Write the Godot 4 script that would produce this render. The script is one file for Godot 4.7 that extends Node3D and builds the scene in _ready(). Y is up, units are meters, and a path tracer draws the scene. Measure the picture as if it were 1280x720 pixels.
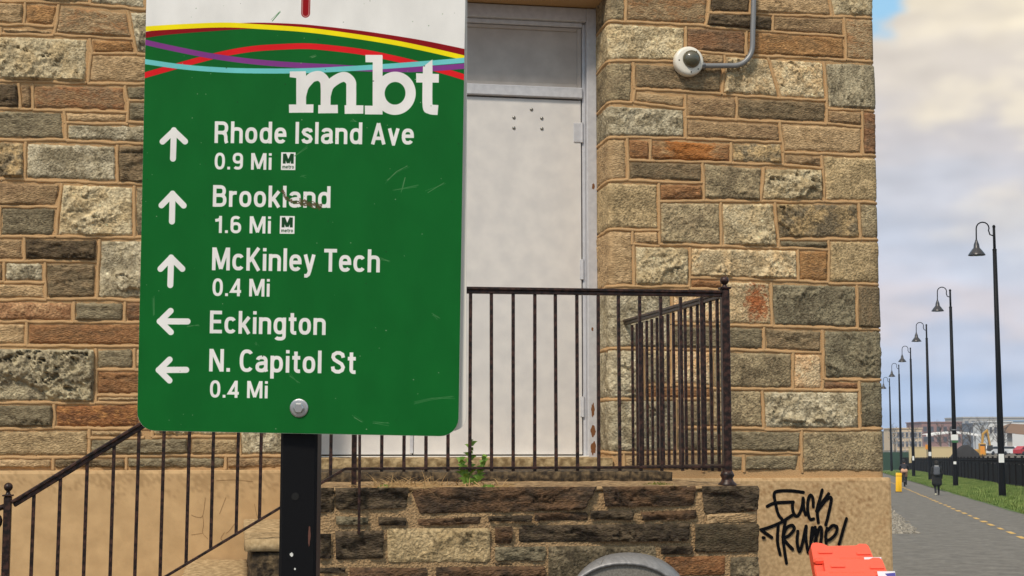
extends Node3D
# A stone building with a stoop and iron railing behind a green trail sign, a trail with lamps beyond.

const EYE := 1.72
const SLOPE := 0.0088          # the ground falls away gently ahead
const TURN := 0.174533         # the wall recedes to the right by 10 degrees
const WALL_ORIGIN := Vector3(0.67, 0.0, -9.07)
const JAMB_R := -0.092
const JAMB_L := -1.852
const CORNER := 1.602
const FAR_OUT := 1000.0

var M := {}
var rng := RandomNumberGenerator.new()
var n_a := FastNoiseLite.new()
var n_b := FastNoiseLite.new()
var n_c := FastNoiseLite.new()
var n_r := FastNoiseLite.new()
var wall_basis := Basis(Vector3.UP, TURN)
var used := {}

func _ready() -> void:
	rng.seed = 7
	setup_noise()
	setup_camera()
	setup_sky()
	make_materials()
	build_ground()
	build_building()
	build_stoop()
	build_railing()
	build_sign()
	build_wall_fittings()
	build_bin()
	build_barricades()
	build_weeds()
	build_trail()
	build_far()

# ------------------------------------------------------------------ camera, sky, sun
func setup_camera() -> void:
	var cam := Camera3D.new()
	cam.name = "camera"
	add_child(cam)
	cam.position = Vector3(0, EYE, 0)
	cam.rotation = Vector3(atan(196.0 / 1923.0), 0, 0)
	cam.fov = rad_to_deg(2.0 * atan(360.0 / 1923.0))
	cam.near = 0.1
	cam.far = 4000.0
	cam.current = true

func stop_color(stops: Array, t: float) -> Color:
	for i in range(stops.size() - 1):
		if t <= stops[i + 1][0]:
			var k: float = clampf((t - stops[i][0]) / (stops[i + 1][0] - stops[i][0]), 0, 1)
			return (stops[i][1] as Color).lerp(stops[i + 1][1], k * k * (3.0 - 2.0 * k))
	return stops[-1][1]

func srgb(r: float, g: float, b: float) -> Color:
	return Color(r / 255.0, g / 255.0, b / 255.0).srgb_to_linear()

func setup_sky() -> void:
	var w := 2048
	var h := 1024
	var img := Image.create(w, h, false, Image.FORMAT_RGBF)
	img.fill(Color(0.16, 0.15, 0.13))
	var cn := FastNoiseLite.new()
	cn.seed = 11
	cn.frequency = 1.0
	cn.fractal_octaves = 5
	var dn := FastNoiseLite.new()
	dn.seed = 23
	dn.frequency = 1.0
	dn.fractal_octaves = 4
	var low := [[0.0, srgb(170, 193, 226)], [1.2, srgb(178, 197, 226)], [3.4, srgb(196, 206, 226)], [4.4, srgb(217, 213, 220)], [5.2, srgb(208, 210, 222)],
		[6.6, srgb(198, 205, 220)], [8.5, srgb(203, 205, 214)], [10.5, srgb(208, 204, 206)], [13.0, srgb(222, 213, 203)], [16.0, srgb(240, 228, 205)], [30.0, srgb(228, 222, 214)], [90.0, srgb(215, 214, 216)]]
	var blue := srgb(150, 204, 240)
	var cream := srgb(250, 238, 212)
	for y in range(0, 516):
		var el := 90.0 - (y + 0.5) * 180.0 / h
		var er := deg_to_rad(el)
		for x in w:
			var az := fposmod((x + 0.5) * 360.0 / w + 180.0, 360.0) - 180.0   # column 0 looks along -z
			var ar := deg_to_rad(az)
			var d := Vector3(sin(ar) * cos(er), sin(er) * 1.9, -cos(ar) * cos(er))
			var a := cn.get_noise_3dv(d * 6.5)
			var b := dn.get_noise_3dv(Vector3(d.x * 9.0, d.y * 24.0, d.z * 9.0))
			var pf := dn.get_noise_3dv(Vector3(d.x * 26.0, d.y * 40.0, d.z * 26.0))
			var c := stop_color(low, maxf(el + a * 2.2 + b * 1.2, 0.0))
			var lit := smoothstep(-0.05, 0.3, a + 0.35 * b + 0.25 * pf) * smoothstep(4.0, 14.0, el)
			c = c.lerp(cream, lit * 0.55)
			c = c * (1.0 + 0.13 * b + 0.1 * pf)
			var rim := 13.7 + 5.0 * smoothstep(14.0, 16.2, az) - 2.2 * smoothstep(17.0, 19.2, az)
			var open := smoothstep(0.0, 1.1, el - rim + a * 2.2 + b * 1.0 + pf * 1.2) * smoothstep(60.0, 20.0, el)
			c = c.lerp(blue, open * 0.92)
			img.set_pixel(x, y, c)
	var pano := PanoramaSkyMaterial.new()
	pano.panorama = ImageTexture.create_from_image(img)
	var sky := Sky.new()
	sky.sky_material = pano
	var env := Environment.new()
	env.background_mode = Environment.BG_SKY
	env.sky = sky
	env.tonemap_mode = Environment.TONE_MAPPER_LINEAR
	env.tonemap_exposure = 1.4
	env.background_energy_multiplier = 0.74
	env.fog_enabled = true
	env.fog_density = 0.0003
	env.fog_light_color = Color(0.78, 0.83, 0.9)
	env.sdfgi_enabled = true
	env.ssao_enabled = true
	env.ssil_enabled = true
	var we := WorldEnvironment.new()
	we.name = "world_environment"
	we.environment = env
	add_child(we)
	# hazy sun behind the camera, high on the left, through thin cloud
	var sun := DirectionalLight3D.new()
	sun.name = "sun"
	sun.light_color = Color(1.0, 0.95, 0.88)
	sun.light_energy = 0.68
	sun.light_angular_distance = 10.0
	sun.shadow_enabled = true
	add_child(sun)
	sun.look_at_from_position(Vector3(-4.5, 11.0, 8.5), Vector3.ZERO)

# ------------------------------------------------------------------ helpers
func setup_noise() -> void:
	for p in [[n_a, 1, 4], [n_b, 2, 3], [n_c, 3, 2]]:
		p[0].seed = p[1]
		p[0].frequency = 1.0
		p[0].fractal_octaves = p[2]
	n_r.seed = 9
	n_r.frequency = 1.0
	n_r.fractal_type = FastNoiseLite.FRACTAL_RIDGED
	n_r.fractal_octaves = 3

func numbered(called: String) -> String:
	used[called] = used.get(called, -1) + 1
	return called if used[called] == 0 else "%s_%03d" % [called, used[called]]

func thing(called: String, label: String, category: String, at := Vector3.ZERO, turn := 0.0, group := "") -> Node3D:
	var o := Node3D.new()
	o.name = numbered(called)
	add_child(o)
	o.position = at
	o.rotation.y = turn
	tag(o, label, category, group)
	return o

func tag(o: Node, label: String, category: String, group := "") -> void:
	o.set_meta("label", label)
	o.set_meta("category", category)
	if group:
		o.set_meta("group", group)

func part(mesh, called: String, mat: Material, parent: Node, off := Vector3.ZERO) -> MeshInstance3D:
	var o := MeshInstance3D.new()
	o.name = called
	if mesh is SurfaceTool:
		mesh.generate_normals()
		o.mesh = mesh.commit()
	else:
		o.mesh = mesh
	o.material_override = mat
	o.position = off
	parent.add_child(o, true)
	return o

func structure(mesh, called: String, mat: Material) -> MeshInstance3D:
	var o := part(mesh, called, mat, self)
	o.set_meta("kind", "structure")
	return o

func st_new(smooth := false) -> SurfaceTool:
	var st := SurfaceTool.new()
	st.begin(Mesh.PRIMITIVE_TRIANGLES)
	st.set_smooth_group(0 if smooth else -1)
	return st

func quad(st: SurfaceTool, a: Vector3, b: Vector3, c: Vector3, d: Vector3) -> void:
	# a b c d clockwise seen from the front
	for v in [a, b, c, a, c, d]:
		st.add_vertex(v)

func box(st: SurfaceTool, lo: Vector3, hi: Vector3, bev := 0.0, xf := Transform3D.IDENTITY) -> void:
	# a box with chamfered edges
	var c := (lo + hi) * 0.5
	var e := (hi - lo) * 0.5
	bev = minf(bev, minf(e.x, minf(e.y, e.z)) * 0.9)
	for ax in 3:
		var b := (ax + 1) % 3
		var d := (ax + 2) % 3
		for s in [-1.0, 1.0]:
			var q := []
			for k in [[-1, -1], [-1, 1], [1, 1], [1, -1]]:
				var p := Vector3.ZERO
				p[ax] = s * e[ax]
				p[b] = k[0] * (e[b] - bev)
				p[d] = k[1] * (e[d] - bev)
				q.append(xf * (c + p))
			if s > 0:
				quad(st, q[0], q[1], q[2], q[3])
			else:
				quad(st, q[3], q[2], q[1], q[0])
	if bev <= 0.0:
		return
	for ax in 3:
		var b := (ax + 1) % 3
		var d := (ax + 2) % 3
		for s1 in [-1.0, 1.0]:
			for s2 in [-1.0, 1.0]:
				var p0 := Vector3.ZERO
				var p1 := Vector3.ZERO
				p0[b] = s1 * e[b]
				p0[d] = s2 * (e[d] - bev)
				p1[b] = s1 * (e[b] - bev)
				p1[d] = s2 * e[d]
				var la := Vector3.ZERO
				la[ax] = e[ax] - bev
				var q := [xf * (c + p0 - la), xf * (c + p1 - la), xf * (c + p1 + la), xf * (c + p0 + la)]
				if s1 * s2 < 0:
					quad(st, q[0], q[1], q[2], q[3])
				else:
					quad(st, q[3], q[2], q[1], q[0])
	for sx in [-1.0, 1.0]:
		for sy in [-1.0, 1.0]:
			for sz in [-1.0, 1.0]:
				var a := xf * (c + Vector3(sx * e.x, sy * (e.y - bev), sz * (e.z - bev)))
				var b2 := xf * (c + Vector3(sx * (e.x - bev), sy * e.y, sz * (e.z - bev)))
				var c2 := xf * (c + Vector3(sx * (e.x - bev), sy * (e.y - bev), sz * e.z))
				var tri := [a, b2, c2] if sx * sy * sz < 0 else [c2, b2, a]
				for v in tri:
					st.add_vertex(v)

func bar(st: SurfaceTool, a: Vector3, b: Vector3, w: float, t: float, bev := 0.0, up := Vector3.UP) -> void:
	# a square bar from a to b
	var z := (b - a).normalized()
	if absf(z.dot(up)) > 0.98:
		up = Vector3.RIGHT
	var x := up.cross(z).normalized()
	var y := z.cross(x)
	var l := a.distance_to(b)
	box(st, Vector3(-w / 2, -t / 2, 0), Vector3(w / 2, t / 2, l), bev, Transform3D(Basis(x, y, z), a))

func tube(st: SurfaceTool, pts: Array, radii, seg := 10, caps := true) -> void:
	var rings := []
	var side := Vector3.ZERO
	for i in pts.size():
		var t: Vector3 = (pts[mini(i + 1, pts.size() - 1)] - pts[maxi(i - 1, 0)]).normalized()
		if side == Vector3.ZERO:
			side = t.cross(Vector3.UP if absf(t.y) < 0.9 else Vector3.RIGHT).normalized()
		side = (side - t * side.dot(t)).normalized()
		var up := side.cross(t)
		var r: float = radii[i] if radii is Array else radii
		var ring := []
		for k in seg:
			var a := TAU * k / seg
			ring.append(pts[i] + (side * cos(a) + up * sin(a)) * r)
		rings.append(ring)
	for i in range(rings.size() - 1):
		for k in seg:
			var k2 := (k + 1) % seg
			quad(st, rings[i][k], rings[i][k2], rings[i + 1][k2], rings[i + 1][k])
	if caps:
		for k in range(1, seg - 1):
			for v in [rings[0][0], rings[0][k + 1], rings[0][k]]:
				st.add_vertex(v)
			for v in [rings[-1][0], rings[-1][k], rings[-1][k + 1]]:
				st.add_vertex(v)

func lathe(st: SurfaceTool, prof: Array, seg: int, xf := Transform3D.IDENTITY) -> void:
	# prof: Vector2(radius, height) from bottom to top round local y
	for i in range(prof.size() - 1):
		for k in seg:
			var a := TAU * k / seg
			var b := TAU * (k + 1) / seg
			var p: Vector2 = prof[i]
			var q: Vector2 = prof[i + 1]
			var v := [Vector3(cos(a) * p.x, p.y, sin(a) * p.x), Vector3(cos(b) * p.x, p.y, sin(b) * p.x), Vector3(cos(b) * q.x, q.y, sin(b) * q.x), Vector3(cos(a) * q.x, q.y, sin(a) * q.x)]
			if p.x > 1e-5:
				for j in [0, 1, 2]:
					st.add_vertex(xf * v[j])
			if q.x > 1e-5:
				for j in [0, 2, 3]:
					st.add_vertex(xf * v[j])

func prism(st: SurfaceTool, poly: PackedVector2Array, z0: float, z1: float, xf := Transform3D.IDENTITY) -> void:
	# a polygon in xy, extruded from z0 to z1 (z1 faces +z)
	if Geometry2D.is_polygon_clockwise(poly):
		poly = poly.duplicate()
		poly.reverse()
	var tri := Geometry2D.triangulate_polygon(poly)
	for i in range(0, tri.size(), 3):
		var f := [poly[tri[i]], poly[tri[i + 1]], poly[tri[i + 2]]]
		var ccw: bool = (f[1] - f[0]).cross(f[2] - f[0]) > 0
		var o := [0, 2, 1] if ccw else [0, 1, 2]
		for j in o:
			st.add_vertex(xf * Vector3(f[j].x, f[j].y, z1))
		o.reverse()
		for j in o:
			st.add_vertex(xf * Vector3(f[j].x, f[j].y, z0))
	for i in poly.size():
		var a := poly[i]
		var b := poly[(i + 1) % poly.size()]
		quad(st, xf * Vector3(a.x, a.y, z0), xf * Vector3(a.x, a.y, z1), xf * Vector3(b.x, b.y, z1), xf * Vector3(b.x, b.y, z0))

func round_rect(x0: float, y0: float, x1: float, y1: float, r: float) -> PackedVector2Array:
	var p := PackedVector2Array()
	for c in [[x1 - r, y1 - r, 0], [x0 + r, y1 - r, 90], [x0 + r, y0 + r, 180], [x1 - r, y0 + r, 270]]:
		for k in 7:
			var a := deg_to_rad(c[2] + k * 15.0)
			p.append(Vector2(c[0] + cos(a) * r, c[1] + sin(a) * r))
	return p

func wall_point(u: float, v: float, w: float) -> Vector3:
	return WALL_ORIGIN + wall_basis * Vector3(u, v, w)

func ground_y(z: float) -> float:
	return SLOPE * z

# ------------------------------------------------------------------ materials
func noise_tex(seed_: int, freq: float, oct: int, lo: Color, hi: Color, size := 512, contrast := 1.0, stretch := Vector2.ONE) -> ImageTexture:
	# tileable noise mapped to colours (stored as sRGB)
	var n := FastNoiseLite.new()
	n.seed = seed_
	n.frequency = freq
	n.fractal_octaves = oct
	var im := n.get_seamless_image(size, size)
	if stretch != Vector2.ONE:
		im.resize(int(size * stretch.x), int(size * stretch.y), Image.INTERPOLATE_BILINEAR)
		var full := Image.create(size, size, false, im.get_format())
		for y in range(0, size, im.get_height()):
			for x in range(0, size, im.get_width()):
				full.blit_rect(im, Rect2i(0, 0, im.get_width(), im.get_height()), Vector2i(x, y))
		im = full
	var data := im.get_data()
	var out := PackedByteArray()
	out.resize(size * size * 3)
	for i in size * size:
		var t := clampf((data[i] / 255.0 - 0.5) * contrast + 0.5, 0, 1)
		out[i * 3] = int((lo.r + (hi.r - lo.r) * t) * 255.0)
		out[i * 3 + 1] = int((lo.g + (hi.g - lo.g) * t) * 255.0)
		out[i * 3 + 2] = int((lo.b + (hi.b - lo.b) * t) * 255.0)
	return ImageTexture.create_from_image(Image.create_from_data(size, size, false, Image.FORMAT_RGB8, out))

func mat(called: String, color: Color, rough := 0.8, metal := 0.0) -> StandardMaterial3D:
	# color is a linear base colour
	var m := StandardMaterial3D.new()
	m.albedo_color = color.linear_to_srgb()
	m.roughness = rough
	m.metallic = metal
	M[called] = m
	return m

func tri(m: StandardMaterial3D, tex: Texture2D, scale: float, bump: Texture2D = null, bump_cm := 0.0, world := true) -> StandardMaterial3D:
	m.albedo_texture = tex
	m.uv1_triplanar = true
	m.uv1_world_triplanar = world
	m.uv1_scale = Vector3.ONE * scale
	if bump:
		m.heightmap_enabled = true
		m.heightmap_texture = bump
		m.heightmap_scale = bump_cm
	return m

func make_materials() -> void:
	var white := Color.WHITE
	var grain := noise_tex(31, 0.045, 5, Color(0.80, 0.79, 0.78), white, 512, 1.6)
	var bump := noise_tex(32, 0.06, 5, Color.BLACK, white, 512, 1.6)
	var lam := noise_tex(33, 0.03, 5, Color(0.80, 0.79, 0.78), white, 512, 1.6, Vector2(1.0, 0.5))
	var lam_b := noise_tex(34, 0.05, 5, Color.BLACK, white, 512, 1.5, Vector2(1.0, 0.5))
	var soft := noise_tex(35, 0.012, 5, Color(0.92, 0.91, 0.90), white, 512, 1.6)
	var fine := noise_tex(36, 0.11, 3, Color(0.86, 0.855, 0.85), white, 512, 1.7)
	var vert := noise_tex(37, 0.03, 5, Color(0.80, 0.79, 0.78), white, 512, 1.6, Vector2(0.5, 1.0))
	for d in [["stone_rough", grain, bump], ["stone_lam", lam, lam_b], ["stone_vert", vert, bump]]:
		var m := tri(mat(d[0], white, 0.9), d[1], 1.9, d[2], 0.4, false)
		m.vertex_color_use_as_albedo = true
		m.metallic_specular = 0.25
	var mo := tri(mat("mortar", srgb(201, 164, 119), 0.95), fine, 3.0, bump, 0.12)
	mo.metallic_specular = 0.2
	var be := tri(mat("bead", srgb(203, 166, 121), 0.95), fine, 3.0, bump, 0.08)
	be.metallic_specular = 0.2
	var md := tri(mat("mortar_stoop", srgb(182, 152, 114), 0.95), grain, 2.4, bump, 0.5)
	md.metallic_specular = 0.2
	var sl := tri(mat("stucco_left", srgb(204, 170, 124), 0.95), soft, 1.1, fine, 0.05)
	tri(mat("stucco_right", srgb(208, 176, 132), 0.95), noise_tex(41, 0.07, 5, Color(0.84, 0.82, 0.79), white, 512, 1.8), 0.9, fine, 0.1)
	sl.vertex_color_use_as_albedo = true
	M.stucco_right.vertex_color_use_as_albedo = true
	mat("crack", srgb(136, 104, 68), 1.0)
	mat("spray", Color(0.005, 0.005, 0.006), 0.7).metallic_specular = 0.15
	tri(mat("slab", srgb(188, 158, 116), 0.95), noise_tex(42, 0.03, 5, Color(0.62, 0.58, 0.54), white, 512, 1.8), 1.4, bump, 0.3)
	tri(mat("tread", srgb(204, 178, 136), 0.95), noise_tex(55, 0.03, 5, Color(0.7, 0.67, 0.62), white, 512, 1.8), 1.4, bump, 0.15)
	tri(mat("sill", srgb(196, 170, 126), 0.9), noise_tex(43, 0.02, 5, Color(0.6, 0.56, 0.5), white, 512, 1.9), 1.3, bump, 0.2)
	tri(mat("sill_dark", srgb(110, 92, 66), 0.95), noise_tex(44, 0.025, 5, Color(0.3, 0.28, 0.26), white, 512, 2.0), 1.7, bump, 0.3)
	tri(mat("door_paint", srgb(222, 217, 211), 0.55), noise_tex(45, 0.02, 5, Color(0.94, 0.942, 0.95), white, 512, 1.6), 0.6)
	tri(mat("frame_paint", srgb(200, 200, 203), 0.5), noise_tex(46, 0.03, 4, Color(0.93, 0.93, 0.935), white, 512, 1.7), 1.2)
	tri(mat("transom_paint", srgb(184, 176, 168), 0.55), noise_tex(47, 0.012, 5, Color(0.93, 0.92, 0.92), white, 512, 1.7), 0.9)
	mat("rust", srgb(120, 78, 46), 0.9)
	mat("bolt_grey", srgb(150, 148, 142), 0.4, 0.8)
	tri(mat("iron", srgb(70, 45, 37), 0.4), noise_tex(48, 0.03, 5, Color(0.38, 0.42, 0.44), white, 256, 2.4), 4.0, grain, 0.05)
	M.iron.metallic_specular = 0.4
	mat("post_black", Color(0.006, 0.006, 0.007), 0.4).metallic_specular = 0.25
	mat("aluminium", srgb(190, 190, 190), 0.4, 0.85)
	mat("hole", Color(0.004, 0.004, 0.004), 0.9)
	mat("sign_back", srgb(226, 221, 212), 0.6)
	mat("speck", srgb(210, 210, 205), 0.7)
	mat("scratch_red", srgb(92, 54, 42), 0.7)
	mat("plastic_white", srgb(228, 222, 208), 0.35)
	var dm := mat("dome_tint", Color(0.07, 0.064, 0.036), 0.12)
	dm.clearcoat_enabled = true
	mat("conduit", srgb(132, 132, 132), 0.45, 0.25)
	tri(mat("galvanised", srgb(150, 149, 148), 0.5, 0.35), noise_tex(49, 0.04, 4, Color(0.75, 0.75, 0.76), white, 256, 1.6), 4.0)
	tri(mat("bin_face", srgb(136, 132, 124), 0.65, 0.2), grain, 4.0)
	var pr := mat("plastic_red", srgb(250, 98, 72), 0.42)
	pr.subsurf_scatter_enabled = true
	pr.subsurf_scatter_strength = 0.15
	mat("sheet_white", srgb(225, 222, 228), 0.3)
	mat("sheet_blue", srgb(70, 66, 150), 0.35)
	mat("dry_grass", srgb(186, 152, 104), 0.9)
	var wd := mat("weed_leaf", srgb(104, 136, 48), 0.7)
	wd.backlight_enabled = true
	wd.backlight = Color(0.25, 0.35, 0.08)
	mat("moss", srgb(112, 118, 50), 0.95)
	# trail
	tri(mat("asphalt", srgb(122, 116, 106), 0.92), noise_tex(51, 0.03, 5, Color(0.86, 0.855, 0.85), white, 512, 2.0), 0.12)
	M.asphalt.detail_enabled = true
	M.asphalt.detail_albedo = fine
	M.asphalt.detail_blend_mode = BaseMaterial3D.BLEND_MODE_MUL
	tri(mat("gravel", srgb(172, 163, 146), 0.95), noise_tex(52, 0.06, 4, Color(0.5, 0.5, 0.48), white, 512, 2.0), 0.5)
	tri(mat("dirt", srgb(120, 106, 84), 0.95), noise_tex(53, 0.03, 5, Color(0.6, 0.6, 0.58), white, 512, 1.7), 0.06)
	tri(mat("turf", srgb(98, 120, 56), 0.95), noise_tex(54, 0.04, 5, Color(0.62, 0.66, 0.55), white, 512, 1.8), 0.14)
	var gb := mat("grass_blade", white, 0.85)
	gb.vertex_color_use_as_albedo = true
	mat("line_yellow", srgb(200, 160, 84), 0.85)
	mat("lamp_black", Color(0.006, 0.006, 0.007), 0.5).metallic_specular = 0.25
	mat("lamp_shade", srgb(52, 50, 52), 0.35)
	mat("notice_white", srgb(226, 226, 224), 0.7)
	mat("notice_green", srgb(60, 110, 70), 0.7)
	mat("fence_black", Color(0.010, 0.008, 0.007), 0.8).metallic_specular = 0.2
	mat("fence_green", srgb(36, 66, 48), 0.8)
	mat("bollard_yellow", srgb(248, 190, 20), 0.5)
	var body := mat("figure", white, 0.85)
	body.vertex_color_use_as_albedo = true
	mat("rubber", Color(0.012, 0.012, 0.012), 0.8)
	mat("soil", srgb(44, 42, 41), 1.0)
	mat("machine_yellow", srgb(190, 146, 64), 0.5)
	mat("machine_dark", srgb(52, 50, 48), 0.6)
	mat("orange_panel", srgb(232, 150, 40), 0.6)
	mat("car_white", srgb(226, 228, 230), 0.25)
	mat("car_red", srgb(186, 44, 48), 0.25)
	mat("car_glass", Color(0.03, 0.035, 0.04), 0.1)
	mat("brick_far", srgb(150, 116, 110), 0.9)
	mat("beige_far", srgb(214, 190, 156), 0.9)
	mat("grey_far", srgb(176, 172, 166), 0.9)
	mat("slate_far", srgb(108, 116, 128), 0.8)
	mat("white_far", srgb(222, 222, 220), 0.8)
	mat("blue_far", srgb(140, 176, 210), 0.6)
	mat("ramp_brown", srgb(150, 122, 100), 0.9)
	mat("window_far", srgb(76, 78, 86), 0.3)
	mat("steel_far", srgb(150, 152, 156), 0.6)
	mat("bare_wood", srgb(96, 88, 80), 0.95)
	mat("tan_wall", srgb(206, 186, 142), 0.9)

const STONES_RIGHT = [
	[-452, 4509, 23, 4519, 16, 4261, -452, 4252, "g"],
	[23, 4494, 551, 4522, 517, 4260, 16, 4261, "gb"],
	[551, 4497, 806, 4510, 803, 4349, 538, 4341, "db"],
	[806, 4535, 1304, 4562, 1331, 4355, 803, 4349, "t"],
	[1304, 4562, 1785, 4579, 1785, 4369, 1331, 4355, "p"],
	[538, 4341, 947, 4346, 945, 4241, 517, 4255, "d"],
	[947, 4346, 1409, 4354, 1406, 4232, 945, 4241, "b"],
	[1409, 4354, 1926, 4370, 1926, 4080, 1418, 4086, "gb"],
	[776, 4243, 1406, 4232, 1413, 4086, 774, 4088, "oc"],
	[391, 4249, 776, 4243, 768, 4087, 389, 4100, "rb"],
	[-452, 4252, 391, 4249, 383, 4030, -452, 4006, "p"],
	[389, 4100, 636, 4091, 635, 4017, 388, 4021, "t"],
	[-452, 4006, 63, 4012, 51, 3766, -452, 3752, "g"],
	[63, 4012, 625, 4011, 607, 3842, 67, 3850, "kb"],
	[636, 4081, 911, 4079, 984, 3827, 617, 3837, "pc"],
	[911, 4079, 1272, 4070, 1277, 3824, 984, 3827, "pc"],
	[1272, 4070, 1868, 4075, 1868, 3777, 1287, 3774, "wv"],
	[67, 3845, 386, 3823, 380, 3739, 61, 3766, "t"],
	[386, 3828, 708, 3826, 706, 3683, 384, 3685, "b"],
	[708, 3826, 1282, 3819, 1279, 3679, 706, 3683, "kb"],
	[1287, 3774, 1515, 3768, 1513, 3672, 1284, 3679, "b"],
	[1515, 3768, 1798, 3777, 1798, 3491, 1509, 3497, "rb"],
	[-452, 3752, 380, 3739, 378, 3558, -452, 3543, "w"],
	[384, 3685, 976, 3668, 984, 3554, 383, 3558, "b"],
	[976, 3678, 1513, 3672, 1508, 3492, 998, 3495, "t"],
	[-452, 3543, 15, 3545, 23, 3293, -452, 3282, "t"],
	[20, 3545, 163, 3545, 162, 3414, 24, 3414, "o"],
	[163, 3545, 669, 3543, 667, 3415, 162, 3414, "or"],
	[669, 3543, 989, 3554, 996, 3416, 667, 3415, "m"],
	[998, 3490, 1244, 3479, 1247, 3404, 996, 3416, "b"],
	[24, 3414, 486, 3415, 484, 3288, 23, 3293, "kb"],
	[1244, 3484, 1949, 3486, 1949, 3207, 1258, 3197, "py"],
	[486, 3415, 869, 3397, 850, 3186, 493, 3181, "g"],
	[874, 3397, 1247, 3404, 1253, 3197, 850, 3186, "p"],
	[210, 3279, 484, 3283, 493, 3181, 214, 3168, "o"],
	[-452, 3282, 210, 3279, 212, 2994, -452, 2989, "py"],
	[214, 3168, 598, 3179, 599, 2906, 212, 2912, "g"],
	[598, 3174, 936, 3183, 956, 2905, 599, 2906, "p"],
	[936, 3183, 1475, 3193, 1485, 2971, 957, 2958, "m"],
	[1475, 3193, 1936, 3202, 1936, 2974, 1485, 2971, "g"],
	[957, 2958, 1279, 2961, 1278, 2902, 956, 2905, "k"],
	[50, 2990, 212, 2994, 212, 2903, 49, 2904, "t"],
	[-452, 2989, 55, 2990, 57, 2655, -452, 2651, "t"],
	[54, 2904, 400, 2897, 397, 2661, 57, 2655, "p"],
	[400, 2897, 1078, 2902, 1080, 2707, 397, 2714, "pc"],
	[1078, 2898, 1278, 2902, 1268, 2701, 1080, 2707, "oc"],
	[1279, 2961, 1798, 2969, 1798, 2693, 1268, 2696, "py"],
	[397, 2714, 606, 2708, 605, 2646, 396, 2647, "o"],
	[606, 2703, 902, 2699, 912, 2428, 612, 2434, "pr"],
	[902, 2694, 1453, 2690, 1451, 2421, 912, 2428, "kr"],
	[1453, 2690, 1860, 2693, 1860, 2418, 1451, 2421, "kv"],
	[-452, 2651, 288, 2645, 284, 2287, -452, 2282, "w"],
	[288, 2645, 605, 2646, 612, 2434, 285, 2434, "q"],
	[285, 2430, 857, 2423, 855, 2283, 284, 2287, "k"],
	[857, 2423, 1226, 2413, 1213, 2273, 855, 2283, "kb"],
	[1226, 2413, 1865, 2418, 1865, 2111, 1230, 2113, "kr"],
	[530, 2280, 1036, 2276, 1031, 2050, 527, 2051, "g"],
	[284, 2287, 530, 2280, 527, 2061, 282, 2073, "q"],
	[1036, 2271, 1218, 2268, 1218, 2046, 1031, 2050, "q"],
	[1225, 2109, 1454, 2105, 1453, 2047, 1218, 2046, "rb"],
	[-452, 2282, 113, 2285, 110, 1987, -452, 1986, "w"],
	[113, 2285, 284, 2287, 281, 2069, 111, 2068, "p"],
	[111, 2068, 527, 2061, 526, 1990, 110, 1987, "o"],
	[527, 2047, 841, 2048, 846, 1815, 524, 1819, "g"],
	[305, 1988, 526, 1990, 524, 1819, 303, 1819, "g"],
	[840, 2044, 1453, 2047, 1452, 1811, 846, 1810, "w"],
	[1454, 2105, 1872, 2111, 1872, 1821, 1452, 1816, "kr"],
	[-452, 1986, 305, 1988, 302, 1673, -452, 1674, "w"],
	[303, 1814, 1082, 1806, 1069, 1672, 302, 1678, "k"],
	[1082, 1806, 1863, 1816, 1863, 1547, 1077, 1554, "g"],
	[720, 1663, 1069, 1668, 1047, 1563, 718, 1559, "k"],
	[473, 1673, 720, 1663, 718, 1559, 471, 1560, "k"],
	[-14, 1669, 473, 1668, 471, 1560, -15, 1562, "t"],
	[-452, 4931, 187, 4953, 185, 4712, -452, 4692, "kb"],
	[187, 4953, 816, 4992, 812, 4748, 185, 4712, "o"],
	[816, 4992, 1775, 5043, 1775, 4795, 812, 4748, "py"],
	[-452, 4692, 253, 4716, 251, 4521, -452, 4499, "kb"],
	[253, 4716, 780, 4746, 776, 4549, 251, 4521, "w"],
	[780, 4746, 1224, 4771, 1220, 4573, 776, 4549, "p"],
	[1224, 4771, 1921, 4795, 1921, 4594, 1220, 4573, "b"],
]
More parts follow.
